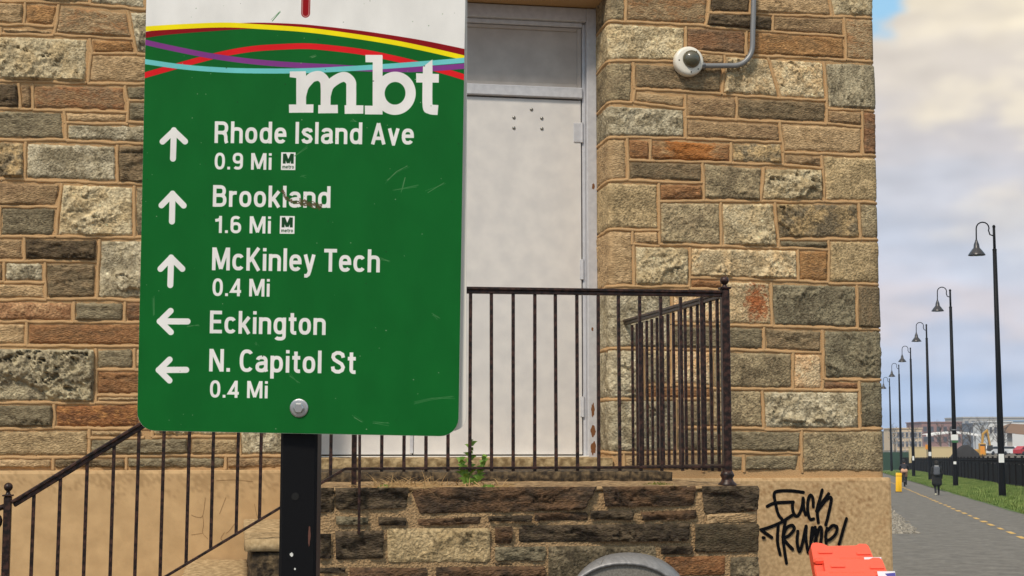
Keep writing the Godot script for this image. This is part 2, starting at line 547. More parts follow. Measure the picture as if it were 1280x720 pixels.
const STONES_LEFT = [
	[-3780, 4315, -3120, 4350, -3116, 4211, -3776, 4200, "p"],
	[-3120, 4350, -2810, 4367, -2806, 4189, -3116, 4211, "w"],
	[-3734, 4202, -3466, 4202, -3471, 4073, -3729, 4060, "t"],
	[-3466, 4202, -3283, 4198, -3309, 4067, -3471, 4073, "oc"],
	[-3591, 4053, -3309, 4057, -3308, 4020, -3590, 4012, "t"],
	[-3771, 4058, -3591, 4058, -3589, 4007, -3770, 4003, "t"],
	[-3283, 4198, -2903, 4179, -2873, 4018, -3304, 4025, "gb"],
	[-2903, 4179, -2788, 4185, -2782, 3929, -2849, 3935, "w"],
	[-3705, 4006, -3111, 4016, -3122, 3752, -3697, 3742, "p"],
	[-3107, 4011, -2873, 4013, -2853, 3935, -3095, 3924, "oc"],
	[-3100, 3924, -2782, 3929, -2778, 3762, -3117, 3752, "t"],
	[-3675, 3738, -3486, 3737, -3477, 3591, -3670, 3584, "db"],
	[-3486, 3737, -3413, 3735, -3408, 3589, -3477, 3591, "b"],
	[-3413, 3735, -2910, 3747, -2893, 3595, -3408, 3589, "rb2"],
	[-2910, 3747, -2778, 3757, -2776, 3664, -2891, 3660, "k"],
	[-2891, 3660, -2776, 3660, -2773, 3540, -2888, 3536, "k"],
	[-3712, 3578, -3243, 3587, -3226, 3423, -3707, 3406, "k"],
	[-3239, 3587, -2889, 3591, -2887, 3526, -3228, 3519, "t"],
	[-3228, 3519, -2773, 3526, -2770, 3416, -3221, 3418, "w"],
	[-3707, 3406, -3441, 3406, -3439, 3193, -3699, 3186, "m"],
	[-3441, 3406, -2946, 3405, -2936, 3186, -3439, 3189, "w"],
	[-2946, 3405, -2770, 3416, -2765, 3182, -2936, 3186, "kb"],
	[-3699, 3181, -3240, 3177, -3258, 3041, -3694, 3033, "b"],
	[-3567, 3037, -3258, 3041, -3270, 2873, -3561, 2867, "k"],
	[-3694, 3033, -3567, 3037, -3561, 2867, -3688, 2864, "b"],
	[-3240, 3177, -2844, 3175, -2836, 2879, -3262, 2874, "p"],
	[-2844, 3175, -2747, 3178, -2740, 2881, -2836, 2879, "g"],
	[-3688, 2864, -3433, 2865, -3429, 2735, -3684, 2730, "b"],
	[-3433, 2865, -3032, 2865, -3033, 2739, -3429, 2735, "db"],
	[-3028, 2866, -2740, 2872, -2732, 2524, -3032, 2528, "w"],
	[-3662, 2726, -3535, 2729, -3532, 2618, -3659, 2615, "b"],
	[-3535, 2729, -3322, 2729, -3314, 2617, -3532, 2613, "w"],
	[-3680, 2610, -3314, 2613, -3303, 2519, -3677, 2517, "t"],
	[-3318, 2729, -3038, 2735, -3037, 2532, -3303, 2524, "kb"],
	[-3677, 2517, -3157, 2513, -3154, 2397, -3672, 2394, "x"],
	[-3153, 2513, -2880, 2517, -2877, 2400, -3149, 2397, "k"],
	[-2880, 2517, -2732, 2524, -2729, 2402, -2877, 2400, "rb"],
	[-3672, 2389, -3402, 2393, -3402, 2265, -3668, 2262, "t"],
	[-3402, 2393, -2729, 2402, -2726, 2268, -3402, 2265, "o"],
	[-3710, 2257, -3029, 2255, -3025, 1949, -3699, 1951, "big"],
	[-3029, 2255, -2821, 2258, -2818, 2137, -3026, 2135, "k"],
	[-3022, 2131, -2723, 2134, -2719, 1995, -3022, 1994, "o"],
	[-3022, 1994, -2719, 1995, -2719, 1955, -3021, 1949, "t"],
	[-2821, 2258, -2726, 2259, -2723, 2134, -2818, 2137, "t"],
	[-3657, 1946, -3243, 1944, -3240, 1812, -3652, 1803, "k"],
	[-3243, 1944, -2719, 1955, -2715, 1809, -3240, 1812, "l"],
	[-3652, 1803, -3052, 1808, -3047, 1650, -3647, 1651, "gt"],
	[-3052, 1808, -2759, 1809, -2757, 1760, -3050, 1755, "t"],
	[-3050, 1755, -2514, 1764, -2507, 1662, -3047, 1654, "k"],
	[-2509, 1764, -2241, 1760, -2239, 1657, -2507, 1658, "gt"],
	[-2243, 1881, -1492, 1882, -1492, 1662, -2230, 1657, "w"],
	[-3647, 1651, -3243, 1650, -3241, 1584, -3645, 1581, "t"],
	[-3243, 1650, -2850, 1654, -2848, 1583, -3241, 1584, "kb"],
	[-2850, 1654, -2309, 1658, -2308, 1582, -2848, 1583, "k"],
	[-2309, 1658, -1492, 1662, -1492, 1585, -2308, 1582, "b"],
	[-2774, 4369, -2333, 4392, -2330, 4213, -2770, 4191, "p"],
	[-2333, 4392, -1888, 4416, -1886, 4235, -2330, 4213, "p"],
	[-2770, 4191, -2206, 4219, -2203, 4044, -2766, 4018, "p"],
	[-2206, 4219, -1886, 4235, -1883, 4059, -2203, 4044, "py"],
	[-2766, 4018, -2554, 4028, -2552, 3939, -2764, 3929, "kb"],
	[-2554, 4028, -1883, 4059, -1882, 3969, -2552, 3939, "k"],
	[-2764, 3929, -2315, 3950, -2312, 3781, -2760, 3762, "b"],
	[-2315, 3950, -1882, 3969, -1880, 3799, -2312, 3781, "kb"],
	[-2760, 3762, -2228, 3784, -2225, 3621, -2757, 3600, "gb"],
	[-2228, 3784, -1492, 3799, -1492, 3634, -2225, 3621, "o"],
	[-2757, 3600, -2462, 3612, -2458, 3426, -2752, 3416, "p"],
	[-2462, 3612, -2176, 3623, -2173, 3436, -2458, 3426, "p"],
	[-2176, 3623, -1492, 3634, -1492, 3446, -2173, 3436, "t"],
	[-2752, 3416, -2261, 3433, -2257, 3197, -2747, 3182, "b"],
	[-2261, 3433, -1492, 3446, -1492, 3208, -2257, 3197, "t"],
	[-2747, 3182, -2495, 3190, -2489, 2887, -2740, 2881, "o"],
	[-2495, 3190, -2124, 3201, -2119, 2896, -2489, 2887, "b"],
	[-2124, 3201, -1492, 3208, -1492, 2902, -2119, 2896, "t"],
	[-2740, 2881, -2539, 2886, -2535, 2690, -2735, 2686, "g"],
	[-2539, 2886, -2257, 2893, -2254, 2696, -2535, 2690, "b"],
	[-2257, 2893, -1492, 2902, -1492, 2703, -2254, 2696, "p"],
	[-2735, 2686, -2419, 2693, -2416, 2529, -2732, 2524, "k"],
	[-2419, 2693, -1492, 2703, -1492, 2538, -2416, 2529, "w"],
	[-2732, 2524, -2298, 2531, -2296, 2408, -2729, 2402, "b"],
	[-2298, 2531, -1492, 2538, -1492, 2414, -2296, 2408, "p"],
	[-2729, 2402, -2458, 2406, -2455, 2271, -2726, 2268, "gb"],
	[-2458, 2406, -2144, 2410, -2142, 2274, -2455, 2271, "w"],
	[-2144, 2410, -1492, 2414, -1492, 2277, -2142, 2274, "b"],
	[-2726, 2268, -2430, 2271, -2427, 2136, -2723, 2134, "w"],
	[-2430, 2271, -2116, 2274, -2114, 2139, -2427, 2136, "o"],
	[-2116, 2274, -1492, 2277, -1492, 2141, -2114, 2139, "o"],
	[-2723, 2134, -2271, 2137, -2268, 1957, -2719, 1955, "w"],
	[-2271, 2137, -1492, 2141, -1492, 1959, -2268, 1957, "w"],
	[-2719, 1955, -2215, 1958, -2214, 1881, -2717, 1880, "kb"],
	[-2215, 1958, -1492, 1959, -1492, 1882, -2214, 1881, "b"],
	[-2717, 1880, -2243, 1881, -2241, 1765, -2714, 1764, "p"],
	[-4331, 4285, -4079, 4299, -4074, 4180, -4326, 4167, "p"],
	[-4079, 4299, -3737, 4317, -3733, 4198, -4074, 4180, "g"],
	[-4326, 4167, -3733, 4198, -3727, 4005, -4319, 3977, "w"],
	[-4319, 3977, -3727, 4005, -3718, 3736, -4308, 3712, "g"],
	[-4308, 3712, -3923, 3728, -3917, 3570, -4301, 3555, "gb"],
	[-3923, 3728, -3718, 3736, -3712, 3578, -3917, 3570, "o"],
	[-4301, 3555, -3712, 3578, -3707, 3406, -4295, 3386, "kb"],
	[-4295, 3386, -4091, 3393, -4082, 3170, -4286, 3163, "b"],
	[-4091, 3393, -3707, 3406, -3699, 3181, -4082, 3170, "k"],
	[-4286, 3163, -4056, 3170, -4051, 3024, -4280, 3017, "k"],
	[-4056, 3170, -3699, 3181, -3694, 3033, -4051, 3024, "kb"],
	[-4280, 3017, -3971, 3026, -3965, 2857, -4273, 2850, "w"],
	[-3971, 3026, -3694, 3033, -3688, 2864, -3965, 2857, "p"],
	[-4273, 2850, -3688, 2864, -3684, 2726, -4267, 2714, "t"],
	[-4267, 2714, -3684, 2726, -3680, 2610, -4263, 2600, "g"],
	[-4263, 2600, -3680, 2610, -3677, 2517, -4259, 2508, "t"],
	[-4259, 2508, -3969, 2513, -3964, 2385, -4254, 2381, "gb"],
	[-3969, 2513, -3677, 2517, -3672, 2389, -3964, 2385, "t"],
	[-4254, 2381, -3995, 2385, -3990, 2254, -4249, 2251, "py"],
	[-3995, 2385, -3672, 2389, -3668, 2257, -3990, 2254, "b"],
	[-4249, 2251, -3944, 2254, -3938, 2102, -4243, 2099, "p"],
	[-3944, 2254, -3668, 2257, -3663, 2104, -3938, 2102, "p"],
	[-4243, 2099, -3663, 2104, -3657, 1946, -4236, 1944, "p"],
	[-4236, 1944, -3990, 1945, -3984, 1802, -4231, 1802, "t"],
	[-3990, 1945, -3657, 1946, -3652, 1803, -3984, 1802, "p"],
	[-4231, 1802, -3652, 1803, -3647, 1651, -4225, 1651, "kb"],
	[-4225, 1651, -3984, 1651, -3981, 1582, -4222, 1583, "g"],
	[-3984, 1651, -3647, 1651, -3645, 1581, -3981, 1582, "o"],
	[-4347, 4673, -3964, 4697, -3956, 4494, -4339, 4472, "gb"],
	[-3964, 4697, -3759, 4710, -3752, 4506, -3956, 4494, "p"],
	[-3759, 4710, -3344, 4735, -3338, 4530, -3752, 4506, "t"],
	[-3344, 4735, -3052, 4753, -3047, 4546, -3338, 4530, "w"],
	[-3052, 4753, -2691, 4776, -2686, 4567, -3047, 4546, "g"],
	[-2691, 4776, -2107, 4812, -2104, 4601, -2686, 4567, "w"],
	[-2107, 4812, -1894, 4825, -1891, 4613, -2104, 4601, "kb"],
	[-4339, 4472, -4029, 4490, -4022, 4302, -4331, 4285, "k"],
	[-4029, 4490, -3789, 4504, -3782, 4315, -4022, 4302, "p"],
	[-3789, 4504, -3387, 4527, -3381, 4336, -3782, 4315, "b"],
	[-3387, 4527, -2953, 4552, -2948, 4360, -3381, 4336, "g"],
	[-2953, 4552, -2594, 4572, -2590, 4379, -2948, 4360, "b"],
	[-2594, 4572, -2222, 4594, -2218, 4399, -2590, 4379, "b"],
	[-2222, 4594, -1891, 4613, -1888, 4416, -2218, 4399, "gb"],
]
const STONES_STOOP = [
	[-1896, 1532, -1819, 1532, -1818, 1426, -1895, 1426, "db"],
	[-1815, 1532, -1490, 1532, -1500, 1441, -1811, 1436, "d"],
	[-1483, 1532, -626, 1532, -693, 1428, -1439, 1416, "rd"],
	[-607, 1532, -162, 1532, -175, 1443, -597, 1442, "rd"],
	[-139, 1532, 137, 1532, 131, 1419, -126, 1406, "d"],
	[-1624, 1403, -1500, 1399, -1499, 1364, -1623, 1365, "d"],
	[-1450, 1391, -1162, 1400, -1169, 1368, -1442, 1363, "rd"],
	[-1133, 1403, -933, 1405, -937, 1377, -1130, 1378, "d"],
	[-922, 1416, -675, 1417, -675, 1381, -922, 1380, "rd"],
	[-664, 1424, -462, 1423, -462, 1380, -664, 1385, "d"],
	[-425, 1415, -164, 1424, -164, 1384, -421, 1376, "rd"],
	[-111, 1402, 124, 1411, 123, 1367, -119, 1362, "t"],
	[-991, 1359, -195, 1363, -203, 1283, -991, 1285, "d"],
	[-172, 1359, 134, 1356, 132, 1229, -174, 1232, "k2"],
	[-1813, 1342, -1599, 1344, -1601, 1222, -1808, 1217, "d"],
	[-1584, 1351, -1126, 1350, -1122, 1201, -1580, 1204, "py"],
	[-1101, 1353, -1021, 1356, -1024, 1281, -1100, 1282, "rd"],
	[-1100, 1265, -871, 1266, -871, 1202, -1100, 1205, "k"],
	[-856, 1265, -358, 1263, -353, 1073, -857, 1081, "g2"],
	[-336, 1263, -185, 1261, -185, 1222, -336, 1224, "d"],
	[-314, 1212, -29, 1213, -31, 1126, -315, 1130, "o"],
	[-3, 1205, 132, 1207, 129, 1065, -5, 1068, "g2"],
	[-1748, 1185, -1406, 1177, -1405, 1072, -1747, 1078, "rd"],
	[-1366, 1180, -871, 1180, -871, 1064, -1366, 1072, "rd"],
	[-1890, 1333, -1831, 1332, -1829, 1224, -1889, 1225, "d"],
	[-1888, 1184, -1766, 1185, -1766, 1158, -1888, 1159, "d"],
	[-1810, 1408, -1670, 1400, -1669, 1369, -1810, 1370, "k"],
	[-315, 1115, -31, 1111, -32, 1057, -315, 1062, "t"],
	[-1100, 1194, -1024, 1193, -1024, 1186, -1100, 1187, "d"],
	[-1850, 968, -1429, 970, -1427, 858, -1850, 860, "d"],
	[-1407, 968, -920, 970, -918, 858, -1407, 860, "k"],
	[-898, 968, -488, 970, -486, 858, -898, 860, "py"],
	[-466, 968, -161, 970, -159, 858, -466, 860, "g2"],
	[-139, 968, 118, 970, 120, 858, -139, 860, "py"],
	[-1850, 836, -1288, 838, -1286, 694, -1850, 696, "k"],
	[-1266, 836, -822, 838, -820, 694, -1266, 696, "rd"],
	[-800, 836, -278, 838, -276, 694, -800, 696, "g2"],
	[-256, 836, 118, 838, 120, 694, -256, 696, "k"],
	[-1850, 672, -1548, 674, -1546, 564, -1850, 566, "k"],
	[-1526, 672, -1018, 674, -1016, 564, -1526, 566, "py"],
	[-996, 672, -542, 674, -540, 564, -996, 566, "k"],
	[-520, 672, -189, 674, -187, 564, -520, 566, "py"],
	[-167, 672, 118, 674, 120, 564, -167, 566, "g2"],
	[-1850, 542, -1332, 544, -1330, 433, -1850, 435, "py"],
	[-1310, 542, -941, 544, -939, 433, -1310, 435, "k"],
	[-919, 542, -357, 544, -355, 433, -919, 435, "rd"],
	[-335, 542, -83, 544, -81, 433, -335, 435, "rd"],
	[-61, 542, 118, 544, 120, 433, -61, 435, "k"],
	[-1850, 411, -1471, 413, -1469, 248, -1850, 250, "py"],
	[-1449, 411, -1221, 413, -1219, 248, -1449, 250, "py"],
	[-1199, 411, -723, 413, -721, 248, -1199, 250, "rd"],
	[-701, 411, -269, 413, -267, 248, -701, 250, "rd"],
	[-247, 411, 118, 413, 120, 248, -247, 250, "g2"],
	[-1850, 226, -1442, 228, -1440, 121, -1850, 123, "py"],
	[-1420, 226, -1119, 228, -1117, 121, -1420, 123, "d"],
	[-1097, 226, -825, 228, -823, 121, -1097, 123, "rd"],
	[-803, 226, -437, 228, -435, 121, -803, 123, "py"],
	[-415, 226, -148, 228, -146, 121, -415, 123, "py"],
	[-126, 226, 118, 228, 120, 121, -126, 123, "py"],
]
const GRAFFITI = [
	[1073, 1439, 1001, 1448, 920, 1447, 892, 1432, 897, 1381, 914, 1313, 937, 1281],
	[847, 1358, 897, 1377, 1009, 1382],
	[1004, 1376, 1004, 1338, 1017, 1304, 1039, 1304, 1063, 1354, 1071, 1405, 1073, 1346, 1084, 1307],
	[1133, 1354, 1131, 1405, 1116, 1422, 1101, 1388, 1098, 1329, 1111, 1282, 1133, 1282],
	[1191, 1452, 1172, 1388, 1157, 1337, 1162, 1260],
	[1231, 1430, 1190, 1379, 1152, 1328],
	[1157, 1324, 1208, 1387, 1246, 1406, 1234, 1336, 1209, 1247],
	[805, 1221, 863, 1237, 935, 1266, 999, 1304],
	[912, 1245, 906, 1152, 921, 1076],
	[807, 1221, 836, 1200, 871, 1176],
	[958, 1279, 941, 1177, 950, 1085, 959, 1025],
	[939, 1177, 961, 1228, 997, 1246, 1010, 1223, 978, 1186, 947, 1165, 999, 1105],
	[1033, 1210, 1027, 1151, 1039, 1092, 1058, 1134, 1085, 1240, 1081, 1176, 1093, 1087],
	[1123, 1231, 1113, 1159, 1107, 1083],
	[1117, 1159, 1141, 1233, 1145, 1150],
	[1139, 1150, 1168, 1230, 1181, 1217, 1174, 1141],
	[1215, 1226, 1205, 1183, 1208, 1139],
	[1208, 1158, 1230, 1159, 1267, 1191, 1277, 1232, 1250, 1242, 1220, 1215],
	[1338, 1282, 1313, 1208, 1288, 1131],
	[816, 1175, 823, 1174],
]
const CRACKS = [
	[-2491, 1335, -2455, 1321, -2428, 1330, -2418, 1403, -2416, 1430],
	[-2428, 1330, -2422, 1284, -2426, 1238, -2398, 1202],
	[-2489, 1225, -2426, 1234],
	[-2303, 1430, -2320, 1384, -2337, 1338],
	[-2308, 1237, -2326, 1201, -2294, 1187],
	[-2359, 1522, -2259, 1526, -2158, 1516],
	[-2147, 1392, -2129, 1318],
	[-2254, 1283, -2281, 1246, -2299, 1233],
]
const SIGN_TEXT = [
	["Rhode Island Ave", 223.5, 855.0, 624.5, 67.9],
	["0.9 Mi", 225.2, 937.0, 181.4, 51.8],
	["Brookland", 222.1, 1053.6, 370.6, 67.7],
	["1.6 Mi", 227.8, 1135.1, 180.5, 53.4],
	["McKinley Tech", 223.9, 1250.9, 526.0, 71.0],
	["0.4 Mi", 226.9, 1330.7, 181.3, 54.6],
	["Eckington", 221.0, 1446.8, 364.0, 70.8],
	["N. Capitol St", 221.2, 1564.8, 459.1, 70.0],
	["0.4 Mi", 225.2, 1645.1, 183.2, 53.1],
]
const ARROWS = [
	[96, 816, 95, 905],
	[61, 852, 96, 818, 132, 851],
	[96, 1014, 96, 1101],
	[62, 1051, 96, 1015, 132, 1051],
	[96, 1213, 95, 1299],
	[63, 1249, 96, 1214, 132, 1248],
	[64, 1412, 152, 1411],
	[98, 1379, 65, 1412, 100, 1445],
	[64, 1563, 151, 1561],
	[98, 1530, 65, 1563, 99, 1595],
]
const BANDS = [
	[-20, 521, -1, 518, 76, 507, 207, 496, 338, 488, 469, 491, 556, 498, 687, 513, 817, 532, 903, 547, 1001, 567, 1024, 572],
	[-21, 501, -2, 499, 120, 491, 251, 486, 365, 491, 504, 500, 643, 517, 774, 537, 886, 559, 1001, 585, 1025, 591],
	[-18, 650, 2, 644, 78, 622, 166, 597, 253, 575, 340, 560, 436, 553, 514, 551, 601, 558, 688, 569, 775, 586, 861, 606, 948, 629, 1002, 645, 1025, 651],
	[-20, 537, -1, 541, 77, 558, 209, 583, 341, 600, 471, 610, 602, 616, 689, 620, 818, 622, 904, 618, 1002, 610, 1025, 607],
	[-19, 599, 1, 602, 122, 618, 254, 627, 385, 629, 515, 627, 645, 620, 775, 611, 887, 602, 1001, 592, 1024, 589],
]
const GREEN_TOP = [
	[-29, 513, -1, 511, 76, 502, 207, 495, 338, 490, 469, 493, 556, 500, 687, 517, 817, 537, 903, 554, 1001, 576, 1033, 582],
]
const LOGO_BLOCKS = [
	[457, 630, 507, 629, 507, 654, 457, 648],
	[477, 634, 508, 634, 510, 736, 479, 736],
	[456, 733, 533, 732, 533, 758, 457, 759],
	[548, 734, 609, 733, 610, 759, 548, 760],
	[630, 734, 689, 734, 689, 760, 631, 761],
	[692, 577, 745, 577, 745, 600, 693, 600],
	[715, 579, 746, 579, 749, 762, 718, 762],
	[693, 735, 734, 735, 734, 762, 694, 762],
	[851, 633, 922, 635, 922, 662, 852, 662],
	[872, 613, 901, 590, 903, 655, 872, 656],
]
const LOGO_STROKES = [
	[494, 706, 502, 677, 516, 658, 529, 647, 550, 644, 566, 658, 570, 684, 571, 746],
	[571, 705, 579, 677, 594, 661, 616, 648, 633, 647, 648, 661, 650, 683, 651, 747],
	[887, 638, 888, 729, 896, 744, 921, 747],
]
const LOGO_BOWL = [786.8, 695.9, 48.3]
const METRO_BOX = [[435, 882, 45, 55], [435, 1080, 46, 55]]
const RED_BAR = [503, 448]
const BOLT = [0.2313, 0.0360]
const SCRATCHES = [
	[399, 472, 420, 442],
	[519, 584, 541, 582],
	[764, 971, 798, 940, 832, 921],
	[824, 957, 812, 1000],
	[889, 999, 945, 973],
	[653, 781, 670, 784],
	[477, 892, 520, 865],
	[500, 953, 513, 957],
	[861, 1653, 918, 1639, 985, 1633],
	[675, 1696, 704, 1710],
	[738, 1714, 783, 1718],
	[155, 1423, 190, 1425],
	[363, 1475, 374, 1481],
	[473, 1570, 502, 1597],
	[916, 1377, 934, 1391],
	[44, 1338, 45, 1395],
	[752, 1209, 777, 1215],
	[788, 999, 861, 982],
]
const SMEARS = [
	[437, 997, 463, 1031, 509, 1042, 561, 1054],
	[497, 1031, 566, 1047],
]
const SIGN_POSE = [-0.30310, 1.73571, -2.17597, -0.05384, 0.07241, -0.01904]
const CONDUIT = [Vector2(0.464, 3.997), Vector2(0.620, 4.004), Vector2(0.706, 4.012), Vector2(0.763, 4.050), Vector2(0.794, 4.111), Vector2(0.801, 4.226), Vector2(0.810, 4.426), Vector2(0.815, 4.728)]
# ------------------------------------------------------------------ masonry
# colours: main, second, streak; style 0 rough, 1 bedded, 2 upright; relief and roughness in metres
var KINDS := {
	"g": [[168, 150, 112], [136, 120, 90], [78, 70, 54], 0, 0.020, 0.013],
	"gb": [[160, 134, 96], [126, 104, 74], [150, 98, 50], 1, 0.016, 0.008],
	"gt": [[178, 152, 108], [150, 126, 88], [110, 92, 64], 1, 0.012, 0.006],
	"g2": [[142, 126, 96], [104, 92, 70], [60, 54, 42], 0, 0.020, 0.012],
	"p": [[208, 190, 148], [182, 160, 116], [104, 92, 68], 0, 0.026, 0.014],
	"pc": [[212, 190, 146], [190, 160, 112], [98, 92, 72], 0, 0.030, 0.017],
	"pr": [[212, 190, 146], [196, 166, 118], [150, 132, 96], 0, 0.022, 0.011],
	"q": [[208, 170, 122], [190, 148, 98], [206, 190, 150], 0, 0.022, 0.012],
	"w": [[192, 180, 148], [152, 140, 110], [86, 79, 62], 0, 0.024, 0.014],
	"wv": [[174, 162, 130], [136, 126, 100], [78, 72, 58], 2, 0.020, 0.011],
	"py": [[194, 168, 120], [168, 144, 100], [116, 100, 70], 0, 0.022, 0.011],
	"t": [[190, 158, 112], [164, 134, 92], [122, 98, 66], 1, 0.013, 0.006],
	"b": [[160, 130, 90], [132, 104, 72], [92, 74, 52], 1, 0.014, 0.007],
	"k": [[134, 122, 94], [108, 99, 77], [70, 64, 50], 1, 0.016, 0.007],
	"k2": [[98, 84, 62], [80, 70, 52], [58, 50, 38], 1, 0.020, 0.004],
	"kb": [[138, 116, 84], [106, 92, 68], [66, 56, 42], 1, 0.018, 0.010],
	"kr": [[132, 124, 98], [104, 98, 78], [58, 54, 44], 0, 0.026, 0.016],
	"kv": [[112, 98, 74], [90, 80, 60], [130, 108, 78], 2, 0.014, 0.006],
	"m": [[186, 156, 104], [128, 114, 88], [66, 60, 48], 0, 0.026, 0.016],
	"big": [[190, 176, 138], [142, 132, 106], [60, 56, 48], 0, 0.036, 0.024],
	"d": [[98, 83, 63], [62, 53, 42], [36, 30, 24], 1, 0.026, 0.008],
	"db": [[98, 82, 60], [64, 54, 42], [42, 36, 28], 1, 0.020, 0.014],
	"rd": [[112, 84, 58], [74, 60, 47], [44, 36, 28], 1, 0.024, 0.007],
	"o": [[150, 104, 60], [132, 88, 50], [106, 78, 52], 1, 0.014, 0.007],
	"oc": [[164, 120, 68], [146, 102, 54], [112, 86, 56], 1, 0.014, 0.007],
	"or": [[152, 102, 56], [166, 132, 88], [120, 92, 60], 1, 0.016, 0.008],
	"rb": [[148, 104, 68], [114, 88, 64], [92, 62, 42], 1, 0.014, 0.008],
	"rb2": [[154, 118, 78], [132, 104, 74], [158, 100, 54], 1, 0.014, 0.007],
	"x": [[172, 124, 82], [186, 144, 98], [128, 78, 42], 0, 0.012, 0.006],
	"l": [[140, 86, 42], [88, 52, 30], [176, 120, 56], 1, 0.016, 0.008],
}

const GAIN := 1.5

func wall_pos(u: float, v: float, h: float, lo: float, hi: float) -> Vector3:
	# the face of the wall, turning inwards round the corners lo and hi
	var r := 0.035
	var q := r * PI / 2
	if u < lo + r:
		var a := lo + r - u
		if a < q:
			var t := a / r
			return Vector3(lo + r - (r + h) * sin(t), v, -r + (r + h) * cos(t))
		return Vector3(lo - h, v, -r - (a - q))
	if u > hi - r:
		var a := u - hi + r
		if a < q:
			var t := a / r
			return Vector3(hi - r + (r + h) * sin(t), v, -r + (r + h) * cos(t))
		return Vector3(hi + h, v, -r - (a - q))
	return Vector3(u, v, h)

func warm(c: Color, dust: float) -> Color:
	var l := c.get_luminance()
	var w := Color(l, l, l).lerp(c, 0.86)
	# the wall stones share a coat of sandy dust
	return Color(w.r, w.g, w.b).lerp(srgb(152, 129, 95), dust)

